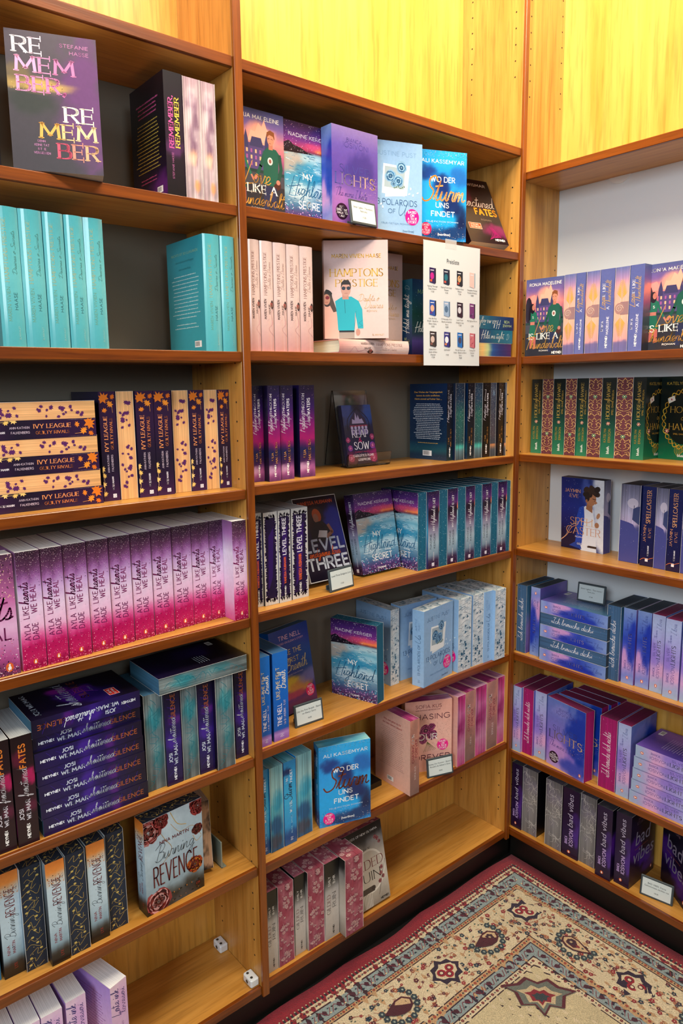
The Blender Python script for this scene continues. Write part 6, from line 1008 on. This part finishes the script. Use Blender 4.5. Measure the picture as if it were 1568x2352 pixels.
# ------------------------------------------------------------------ electronic price tags
M_TAGF = flatm('tag_frame', '#3c464c', .45); M_TAGS = flatm('tag_screen', '#cfd8d8', .35)
def price_tag(bay, s_, d_, z, yaw, tilt, lines, price, label):
    base = (Matrix.Identity(4) if bay != 'R' else R_bay()) @ T3(s_, d_, z + .0002) @ RZ(math.radians(yaw)) @ RX(-math.radians(tilt))
    r = empty('price_tag', base); tag(r, label, 'price tag', 'electronic price tags on the shelves')
    W_, H_ = .080, .052
    m = MB(); m.box(0, W_, 0, .005, 0, H_, 0, .0016); m.build('frame', M_TAGF, r)
    m = MB(); m.box(.005, W_ - .005, -.0004, .0004, .005, H_ - .005, 0, .0002); m.build('screen', M_TAGS, r)
    I = Ink(80, 52)
    for i, t in enumerate(lines): I.builtin(t, 40, 34 - i * 7, 5.9, '#2c3438', 'c')
    I.builtin(price, 40, 14, 5.0, '#2c3438', 'c')
    me = I.mesh('screen_text', lambda u, v, o: (u, -.0004 - o, v), M_PRINT); tag(link(bpy.data.objects.new('screen_text', me), r), kind='stuff')
    m = MB(); m.box(.012, .020, .004, .026, .001, .004, 0, .0008); m.box(W_ - .02, W_ - .012, .004, .026, .001, .004, 0, .0008); m.box(.012, W_ - .012, .0245, .027, .001, .014, 0, .0006)
    m.build('foot', M_TAGF, r); return r
price_tag('M', 1.060, -.001, ZA[1], 3, 8, ['Silver Lights - The more I', 'hate you'], '17,00', 'electronic price tag in front of the violet cover, top shelf')
price_tag('M', 1.007, .022, ZA[4], 6, 8, ['Level Three Endgame Love'], '17,00', 'price tag before the leaning dark cover with big grey title')
price_tag('M', .915, .042, ZA[5], -3, 8, ['Like the First Breath - Based', 'on Elena\'s Story'], '18,00', 'price tag before the royal blue cover with yellow cloud')
price_tag('M', 1.331, .020, ZA[6], -18, 8, ['Chasing Our Forever - Based on', 'Rosalie\'s & Hektor\'s Story'], '18,00', 'price tag before the salmon pink cover with magenta flower')
price_tag('R', .139, .082, ZB[4] + .034 * 5 + .0035, 5, 6, ['Silver Lights - The more I', 'love you'], '17,00', 'price tag standing on top of the blue violet book stack')
price_tag('R', .386, .025, ZB[6], 11, 10, ['BAD VIBES. Deine', 'Geheimnisse sterben nie'], '18,00', 'price tag on the bottom shelf of the right bay')

# ------------------------------------------------------------------ price list sheet hanging in front of the middle bay
M_PAPER = flatm('white_paper', '#d3d5d8', .65)
PW, PH, PX, PZ = .204, .286, 1.277, 1.489
r = empty('price_list', T3(PX, -.0035, PZ)); tag(r, 'white printed price list sheet taped to the second shelf edge', 'sheet')
curve = lambda u, v: -.001 - .0045 * math.sin(math.pi * min(1, max(0, u / PW))) * (1 - v / PH) - .003 * (1 - v / PH) ** 2
mb = MB(); nu, nv = 12, 10
for j in range(nv):
    for i in range(nu):
        q = [(PW * (i + a) / nu, PH * (j + b) / nv) for a, b in ((0, 0), (1, 0), (1, 1), (0, 1))]
        mb.quad(*[(u, curve(u, v), v) for u, v in q])
mb.quad(*[(u, .0004, v) for u, v in ((0, PH), (PW, PH), (PW, PH - .001), (0, PH - .001))])
sheet = mb.build('paper_sheet', M_PAPER, r, recalc=False); sm = sheet.modifiers.new('thickness', 'SOLIDIFY'); sm.thickness = .0003
I = Ink(204, 286); I.builtin('Preisliste', 102, 240, 15, '#23262c', 'c', width=44)
ITEMS = [(('Fighting Through', 'Deep Waters', '17,00'), ('#2a1450', '#c01888', '#e0562a')), (('Fleeing From Deep', 'Waters', '17,00'), ('#0e2038', '#1a6a7a', '#c04a3a')), (('Fading In Deep', 'Waters', '17,00'), ('#15151f', '#c89868', '#b0402a')), (('Hamptons Prestige', 'Doubts & Desires', '18,00'), ('#dcb8b2', '#8fa6b4', '#dcb8b2')),
 (('Like the First', 'Breath - Based on', "Elena's Story", '18,00'), ('#1c4aa0', '#e0a88a', '#5a2a7a')), (('13 Polaroids of Us -', "Based on Sascha's", 'Story', '18,00'), ('#8fa6c4', '#4a6a8a', '#8fa6c4')), (('Level Three', 'Endgame Love', '17,00'), ('#2a1020', '#c9c6d0', '#15101c')), (('My Highland Secret', '', '17,00'), ('#6a2a6a', '#7a9ab4', '#3a2050')),
 (('Gilded Ruin -', 'Gods of New', 'Olympia', '17,00'), ('#38302e', '#c9b0a8', '#7a4a44')), (('Spellcaster', '', '17,00'), ('#2a2a78', '#e4e2ea', '#c9784a')), (('Wo der Sturm uns', "findet - Based on Alina's", 'Story', '18,00'), ('#1a6ab8', '#3a3a58', '#1a5aa0')), (('Chasing Our', 'Forever', '18,00'), ('#c06a74', '#8a2a44', '#b05a64'))]
for n, (ls, cs) in enumerate(ITEMS):
    cx = 30 + (n % 4) * 48; cy = (192, 118, 46)[n // 4]
    I.up(); I.poly([(cx - 10, cy), (cx + 8, cy - 3), (cx + 8, cy + 33), (cx - 10, cy + 34)], cs[0]); I.up(); I.poly([(cx + 8, cy - 3), (cx + 12, cy), (cx + 12, cy + 33), (cx + 8, cy + 33)], '#1a1a26' if n not in (3, 5, 11) else cs[1])
    I.ell(cx - 1, cy + 15, 6.5, 8, cs[1], 10); I.rect(cx - 8, cy + 2, cx - 1, cy + 7, cs[2]); I.rect(cx - 7, cy + 27, cx + 5, cy + 29, '#d9d4dc')
    for j, t in enumerate(ls):
        if t: I.builtin(t, cx, cy - 10 - j * 6.2, 5.0, '#3a3d44', 'c')
me = I.mesh('print', lambda u, v, o: (u, curve(u, v) - .0003 - o, v), M_PRINT); tag(link(bpy.data.objects.new('sheet_print', me), r), kind='stuff')
def tape_mat(nt, b):
    b.inputs['Base Color'].default_value = (.8, .8, .78, 1); b.inputs['Alpha'].default_value = .35; b.inputs['Roughness'].default_value = .2
m = MB(); m.box(.075, .115, -.0014, -.0010, PH - .012, PH + .010); m.build('tape', node_mat('clear_tape', tape_mat), r)

# ------------------------------------------------------------------ acrylic leaflet stand
def acr(nt, b):
    b.inputs['Base Color'].default_value = (.97, .98, .98, 1); b.inputs['Transmission Weight'].default_value = 1; b.inputs['Roughness'].default_value = .02; b.inputs['IOR'].default_value = 1.35
M_ACR = node_mat('clear_acrylic', acr)
zs = ZA[3] + .0003
r = empty('leaflet_stand', T3(1.132, .108, zs)); tag(r, 'clear acrylic leaflet stand on the third shelf of the middle bay', 'stand')
def slab(name, pts, th, parent, mat=M_ACR):
    """thin bent sheet: a side profile (depth, height) swept along its width"""
    x0, x1, prof = pts; m = MB()
    for (a, b), (c, d2) in zip(prof, prof[1:]):
        L = math.hypot(c - a, d2 - b); nx, nz = -(d2 - b) / L * th / 2, (c - a) / L * th / 2
        P = [(a + nx, b + nz), (c + nx, d2 + nz), (c - nx, d2 - nz), (a - nx, b - nz)]; n = len(m.v)
        for X in (x0, x1): m.v += [(X, p[0], p[1]) for p in P]
        for q in ((0, 1, 2, 3), (7, 6, 5, 4), (0, 4, 5, 1), (1, 5, 6, 2), (2, 6, 7, 3), (3, 7, 4, 0)): m.f.append(tuple(n + i for i in q)); m.m.append(0)
    return m.build(name, mat, parent)
slab('back_sheet', (.006, .116, [(.020, .003), (.056, .186)]), .003, r)
slab('rear_leg', (.006, .116, [(.0585, .186), (.088, .003)]), .0025, r)
slab('tray', (0, .142, [(.022, .004), (-.004, .003), (-.008, .034)]), .003, r)
slab('tray', (.0, .034, [(.0, .0055), (-.0035, .030)]), .002, r)
d, I = DD('reap', 96, 146, 9, S((0, '#1c1030'), (.3, '#16183c'), (.6, '#1a1a3c'), (1, '#10122a'), blobs=[(.1, .9, .3, .25, '#1d3f8a', .9), (.9, .9, .3, .25, '#1d4a9a', .9), (.1, .1, .25, .15, '#5a1440', .9), (.9, .15, .25, .12, '#8a1a5a', .9)]), S('#2a2440'), edge=S('#cfcad0'))
f = I['front']; f.sp([(12, 84), (16, 112), (48, 140)], 2, '#0a0a1a'); f.sp([(84, 84), (80, 112), (48, 140)], 2, '#0a0a1a'); f.up(); f.poly([(20, 96), (76, 96), (72, 112), (48, 134), (24, 112)], '#2c2444')
f.up(); f.poly([(28, 100), (30, 112), (38, 108), (42, 128), (46, 112), (50, 122), (54, 110), (62, 112), (68, 100)], '#a99cc4'); f.rect(20, 92, 78, 96, '#8a2a4a')
for k in range(5): f.rect(22 + k * 11.6, 72, 30 + k * 11.6, 92, '#8a7cb0'); f.ell(26 + k * 11.6, 90, 4, 4, '#b9aed2', 10)
for x, y, r_, c in ((8, 60, 8, '#8a1a5a'), (88, 66, 9, '#7a1650'), (12, 40, 9, '#4a2a8a'), (86, 44, 10, '#6a3aa0'), (10, 16, 12, '#8a1444'), (84, 12, 12, '#b01a5a')): f.rose(x, y, r_, (c, '#c0407a', c, '#3a0c2c', '#e07aa8'), 7, x)
f.text('f', 'REAP', 24, 76, 66, 18, '#f0ecf6', wt=1.9); f.text('n', '&', 42, 52, 54, 10, '#d0206a', wt=1.2); f.text('f', 'SOW', 26, 74, 36, 18, '#f0ecf6', wt=1.9); f.text('n', 'DARKEST HEART', 26, 72, 28, 3, '#b03a5a', wt=.5); f.text('n', 'CHARLOTTE B. PLUMB', 16, 84, 18, 5, '#e4dcea', wt=.8); f.text('n', 'LESEPROBE', 32, 72, 8, 5, '#f0e8f2', wt=.9)
for k in range(2):
    b = make_book(DES['reap'], ['front'], None); b.name = 'leaflet'
    b.matrix_world = T3(1.148 + .001 * k, .1165 + .0095 * k * 1.0, zs + .0068) @ RX(-math.radians(11.1)) @ T3(0, DES['reap'].t / 2, 0) @ RZ(-math.pi / 2)
    tag(b, ('front', 'rear')[k] + ' leaflet with castle cover in the acrylic stand', 'leaflet', 'leaflets in the acrylic stand')

# ------------------------------------------------------------------ small fittings
M_WP = flatm('white_fitting', '#dcdfe0', .4); M_SC = flatm('screw_recess', '#4a4d4e', .4, metal=.6)
def connector(x, y, z, label):
    r = empty('shelf_connector', T3(x, y, z)); tag(r, label, 'fitting', 'white corner fittings')
    m = MB(); m.box(0, .022, 0, .034, 0, .020, 0, .003); m.build('housing', M_WP, r)
    m = MB(); m.cyl((.007, .009, .0202), (0, 0, 1), .0032, .0004, 12); m.cyl((.007, .025, .0202), (0, 0, 1), .0032, .0004, 12); m.cyl((-.0003, .017, .009), (-1, 0, 0), .0042, .0003, 12); tag(m.build('screw_hole', M_SC, r), kind='stuff')
connector(.7555, .145, ZL[7] + .0002, 'white plastic fitting at the back of the empty bottom shelf')
connector(.7555, .014, ZL[7] + .0002, 'white plastic fitting at the front corner of the bottom shelf')
connector(.7555, .060, ZL[0] + .0002, 'white plastic fitting on top of the uppermost shelf board')
m = MB(); m.box(.7165, .7195, .055, .115, ZL[6] + .0003, ZL[6] + .062, 0, .0006); m.box(.7165, .728, .055, .115, ZL[6] + .0003, ZL[6] + .0025); tag(m.build('bookend', flatm('grey_metal', '#8d9588', .4, metal=.3)), 'small grey metal bookend behind the rose cover', 'bookend')

# ------------------------------------------------------------------ carpet
def rugm(nt, b):
    a = nt.nodes.new('ShaderNodeAttribute'); a.attribute_name = 'ink'; tc = nt.nodes.new('ShaderNodeTexCoord')
    n = nt.nodes.new('ShaderNodeTexNoise'); n.inputs['Scale'].default_value = 420; n.inputs['Detail'].default_value = 2; n2 = nt.nodes.new('ShaderNodeTexNoise'); n2.inputs['Scale'].default_value = 14
    r = nt.nodes.new('ShaderNodeMapRange'); r.inputs[1].default_value = .3; r.inputs[2].default_value = .7; r.inputs[3].default_value = .62; r.inputs[4].default_value = 1.16
    m = nt.nodes.new('ShaderNodeVectorMath'); m.operation = 'SCALE'; L = nt.links.new
    L(tc.outputs['Object'], n.inputs['Vector']); L(tc.outputs['Object'], n2.inputs['Vector']); L(n.outputs[0], r.inputs[0]); L(a.outputs['Color'], m.inputs[0]); L(r.outputs[0], m.inputs['Scale'])
    r2 = nt.nodes.new('ShaderNodeMapRange'); r2.inputs[3].default_value = .82; r2.inputs[4].default_value = 1.12; L(n2.outputs[0], r2.inputs[0])
    m2 = nt.nodes.new('ShaderNodeVectorMath'); m2.operation = 'SCALE'; L(m.outputs[0], m2.inputs[0]); L(r2.outputs[0], m2.inputs['Scale']); L(m2.outputs[0], b.inputs['Base Color'])
    b.inputs['Roughness'].default_value = .95; b.inputs['Sheen Weight'].default_value = .25
    bp = nt.nodes.new('ShaderNodeBump'); bp.inputs['Strength'].default_value = .6; bp.inputs['Distance'].default_value = .003; L(n.outputs[0], bp.inputs['Height']); L(bp.outputs[0], b.inputs['Normal'])
M_RUG = node_mat('wool_pile', rugm)
RW, RH = 2200, 1500
G = Ink(RW, RH)     # u: distance from the right edge, v: distance from the back edge, in mm
RED, CRM, DK, BLU, TAN, NAV, MAR = '#8e0f22', '#d9c6a4', '#2a1522', '#8f9d9e', '#c29a70', '#1f2c40', '#7c1a26'
VU, VV = 1500, 1050
for lo, c in ((0, RED), (44, CRM), (62, '#3a1420'), (66, BLU), (99, '#3a1420'), (101, TAN), (111, '#33131e'), (114, CRM), (241, '#33131e'), (244, TAN), (258, '#2b1a30'), (261, BLU), (289, '#33131e'), (292, CRM), (306, '#33131e'), (309, '#cdbb94')): G.rect(lo, lo, RW - lo, RH - lo, c)
R = random.Random(11)
def two(fn, n0, n1, step, b):
    """repeat a motif along the back band and the right band, from the mitred corner outward"""
    a = b + n0
    while a < VU: fn(lambda x, y, a=a: (a + x, b + y), 0); a += step
    a = b + n0 + step * .5
    while a < VV: fn(lambda x, y, a=a: (b + y, a + x), 1); a += step
def rpoly(P, pts, c): G.poly([P(*q) for q in pts], c)
def rell(P, x, y, rx, ry, c, n=8): rpoly(P, [(x + rx * math.cos(6.2832 * k / n), y + ry * math.sin(6.2832 * k / n)) for k in range(n)], c)
def rstr(P, pts, w, c): G.stroke([P(*q) for q in spline(pts, 4)], w, c, up=False)
def flower(P, x, y, r, c1, c2, n=5):
    for k in range(n): a = 6.2832 * k / n; rell(P, x + math.cos(a) * r * .6, y + math.sin(a) * r * .6, r * .42, r * .42, c1, 6)
G.layer = 40
two(lambda P, s: (rpoly(P, [(-3, -2), (3, -2), (2, 5), (-2, 5)], '#241a26'), rell(P, 0, -4, 2.2, 2.2, '#b9a888', 6)), 2, 0, 11, 40)
G.up(); two(lambda P, s: (rell(P, 0, 0, 1.2, 1.2, RED, 5)), 2, 0, 11, 36)
two(lambda P, s: (flower(P, 0, 0, 4, MAR, CRM, 5), rell(P, 9, 1, 2.6, 1.6, NAV, 6), rstr(P, [(-8, -3), (0, 4), (8, -3)], 1.0, '#a84a3a')), 6, 0, 18, 53)
two(lambda P, s: (rstr(P, [(-22, -8), (-8, 9), (8, -9), (22, 8)], 1.5, '#8a2a3a'), rpoly(P, [(-9, -3), (-2, -9), (4, -3), (1, 4), (-6, 6)], '#4a1428'), rell(P, 13, 5, 4, 2.4, '#20303e', 7), rell(P, 15, -7, 3.4, 2, '#2a3a30', 6), rell(P, -16, 6, 3.4, 2.2, '#d9c49a', 6), rell(P, -17, -8, 2.6, 1.6, '#20303e', 5)), 20, 0, 44, 83)
two(lambda P, s: (flower(P, 0, 0, 3.6, '#a8402e', TAN, 5), rell(P, 8, 0, 2, 2, NAV, 5)), 5, 0, 16, 106)
two(lambda P, s: (flower(P, 0, 0, 4, '#a8402e', TAN, 5), rell(P, 9, 0, 2.4, 2.2, NAV, 5)), 5, 0, 18, 251)
two(lambda P, s: (rstr(P, [(-20, -7), (-8, 8), (8, -8), (20, 7)], 1.5, '#7c1a30'), rpoly(P, [(-8, -4), (0, -9), (6, -2), (0, 5), (-7, 4)], '#4a1428'), rell(P, 13, 5, 3.6, 2.4, '#20303e', 6)), 14, 0, 40, 275)
two(lambda P, s: (flower(P, 0, 0, 4, MAR, CRM, 5), rell(P, 9, 0, 2.2, 1.6, NAV, 6)), 6, 0, 18, 299)
G.up()
def small(P, s, seedk=[0]):
    seedk[0] += 1; Rr = random.Random(seedk[0])
    for _ in range(17):
        x, y = Rr.uniform(-34, 34), Rr.uniform(-58, 58); c = ('#9c2430', '#1f3346', '#b06a4a', '#5c1a2c')[Rr.randrange(4)]; r = Rr.uniform(3.4, 7)
        flower(P, x, y, r, c, CRM, 5); rell(P, x, y, r * .28, r * .28, CRM, 5); rstr(P, [(x, y), (x + Rr.uniform(-14, 14), y + Rr.uniform(-10, 10)), (x + Rr.uniform(-18, 18), y + Rr.uniform(-14, 14))], .9, '#a8503c')
    for _ in range(10): rell(P, Rr.uniform(-34, 34), Rr.uniform(-56, 56), 3, 1.8, '#4f6256', 6)
two(small, 0, 0, 62, 178)
def palm(P):
    G.up(); rell(P, 0, 0, 46, 40, CRM, 20)
    G.up(); rpoly(P, [(-48, 0), (-34, 12), (-30, 30), (-12, 30), (0, 48), (12, 30), (30, 30), (34, 12), (48, 0), (34, -12), (30, -26), (12, -28), (0, -42), (-12, -28), (-30, -26), (-34, -12)], '#2b1630')
    G.up(); rpoly(P, [(-34, 0), (-24, 16), (-10, 20), (0, 30), (10, 20), (24, 16), (34, 0), (24, -14), (8, -18), (0, -26), (-8, -18), (-24, -14)], CRM)
    G.up(); [rell(P, x, y, 12, 11, '#9c1426', 12) for x, y in ((-14, -2), (14, -2), (0, 12))]; G.up(); [rell(P, x, y, 7, 6.5, '#5c0f22', 10) for x, y in ((-14, -2), (14, -2), (0, 12))]
    G.up(); [rell(P, x, y, 4.4, 4, '#e2cfae', 8) for x, y in ((-14, -2), (14, -2), (0, 12), (0, -8))]
def boteh(P):
    G.up()
    for k in range(11): a = -.4 + 3.9 * k / 10; flower(P, 47 * math.cos(a), 44 * math.sin(a) - 6, 8.4, '#2c3a44', '#8f9d9e', 6); rell(P, 47 * math.cos(a), 44 * math.sin(a) - 6, 3.6, 3.6, '#9aa79c', 6)
    G.up(); rpoly(P, [(-36, 6), (-26, 20), (-8, 24), (12, 18), (30, 2), (42, -16), (22, -18), (-4, -20), (-26, -14)], '#4c1020'); G.up(); rpoly(P, [(-31, 6), (-22, 16), (-6, 19), (11, 14), (27, -1), (36, -13), (20, -14), (-4, -16), (-23, -10)], '#cfae84')
    G.up(); flower(P, -10, 2, 12, '#3a1428', CRM, 6); rell(P, -10, 2, 4, 4, '#b9a07c', 8); rell(P, 10, -2, 6, 4, '#8a2a34', 7); rell(P, 20, -8, 3.5, 2.6, '#2c3a44', 6)
def at(a, b, th, side): 
    c, s = math.cos(th), math.sin(th)
    return (lambda x, y: (a + x * c - y * s, b + x * s + y * c)) if side == 0 else (lambda x, y: (b + x * s + y * c, a + x * c - y * s))
palm(at(178, 182, 2.36, 0))
for k in range(1, 5):
    palm(at(178 + 320 * k, 180, 0, 0)); palm(at(178 + 320 * k, 180, 0, 1))
for k in range(4):
    boteh(at(338 + 320 * k, 182, .25, 0)); boteh(at(338 + 320 * k, 182, .25, 1))
P0 = at(390, 380, 2.36, 0)
for sc_, c in ((1.0, '#5a1424'), (.86, '#6b6f66'), (.6, '#cbb48e'), (.42, '#8a1a2a'), (.25, '#2f3a40')):
    G.up(); rpoly(P0, [(x * sc_, y * sc_) for x, y in ((-90, 30), (-60, 14), (-50, -24), (-18, -20), (0, -50), (18, -20), (50, -24), (60, 14), (90, 30), (50, 40), (28, 62), (0, 48), (-28, 62), (-50, 40))], c)
G.up()
for k in range(260):
    x, y = R.uniform(325, 1450), R.uniform(325, 1000)
    if x + y < 900: continue
    flower(lambda a, b: (a, b), x, y, R.uniform(6, 12), ('#20344a', '#8a2430', '#b0684a', '#5c1a2c')[k % 4], CRM, 6)
r = empty('carpet', T3(0, 0, .0004)); tag(r, 'red-bordered oriental carpet with cream floral field on the dark floor', 'carpet')
def rp(u, v):    # gently uneven back edge and surface, metres
    e = math.exp(-v / .08); wob = .007 * math.sin(u * 7.3 + .6) + .005 * math.sin(u * 17 + 2)
    return 1.7165 - u - .003 * math.exp(-u / .05) * math.sin(v * 9) ** 2, .0335 - v - e * abs(wob), .0075 + .0014 * math.sin(u * 6) * math.cos(v * 5) + .0012 * math.sin(u * 23 + v * 11)
mb = MB(); NU, NV = 88, 60; ids = {}
for j in range(NV + 1):
    for i in range(NU + 1): ids[i, j] = len(mb.v); mb.v.append(rp(RW / 1000 * i / NU, RH / 1000 * j / NV))
for j in range(NV):
    for i in range(NU): mb.f.append((ids[i, j], ids[i, j + 1], ids[i + 1, j + 1], ids[i + 1, j])); mb.m.append(0)
rim = [(i, 0) for i in range(NU + 1)] + [(NU, j) for j in range(1, NV + 1)] + [(i, NV) for i in range(NU - 1, -1, -1)] + [(0, j) for j in range(NV - 1, 0, -1)]
low = []
for k in rim: v = mb.v[ids[k]]; low.append(len(mb.v)); mb.v.append((v[0], v[1], 0))
for a in range(len(rim)): b_ = (a + 1) % len(rim); mb.f.append((ids[rim[a]], ids[rim[b_]], low[b_], low[a])); mb.m.append(0)
base = mb.build('carpet_base', flatm('carpet_backing', '#8e0f22', .95), r, recalc=False)
# the woven pattern follows the uneven surface: the big bands are cut into short pieces first
def cut(G, step=28):
    V, C, F, L = [], [], [], []
    for f in G.f:
        P = [G.v[i] for i in f]; w_ = max(p[0] for p in P) - min(p[0] for p in P); h_ = max(p[1] for p in P) - min(p[1] for p in P)
        if len(f) == 4 and (w_ > 400 and h_ > 400):
            lo = min(p[0] for p in P); hi = lo
            x0, x1, y0, y1 = min(p[0] for p in P), max(p[0] for p in P), min(p[1] for p in P), max(p[1] for p in P); nx, ny = int((x1 - x0) / step), int((y1 - y0) / step); n = len(V)
            for j in range(ny + 1):
                for i in range(nx + 1): V.append((x0 + (x1 - x0) * i / nx, y0 + (y1 - y0) * j / ny)); C.append(G.c[f[0]]); L.append(G.l[f[0]])
            for j in range(ny):
                for i in range(nx): a = n + j * (nx + 1) + i; F.append((a, a + 1, a + nx + 2, a + nx + 1))
        else:
            n = len(V); V += P; C += [G.c[i] for i in f]; L += [G.l[i] for i in f]; F.append(tuple(range(n, n + len(f))))
    G.v, G.c, G.f, G.l = V, C, F, L
cut(G)
me = G.mesh('woven_pattern', lambda u, v, o: tuple(a + b for a, b in zip(rp(u, v), (0, 0, o))), M_RUG, base=.0004, step=.00003)
tag(link(bpy.data.objects.new('woven_pattern', me), r), kind='stuff')
print('objects', len(bpy.data.objects), 'tris ~', sum(len(m.polygons) for m in bpy.data.meshes) * 2)
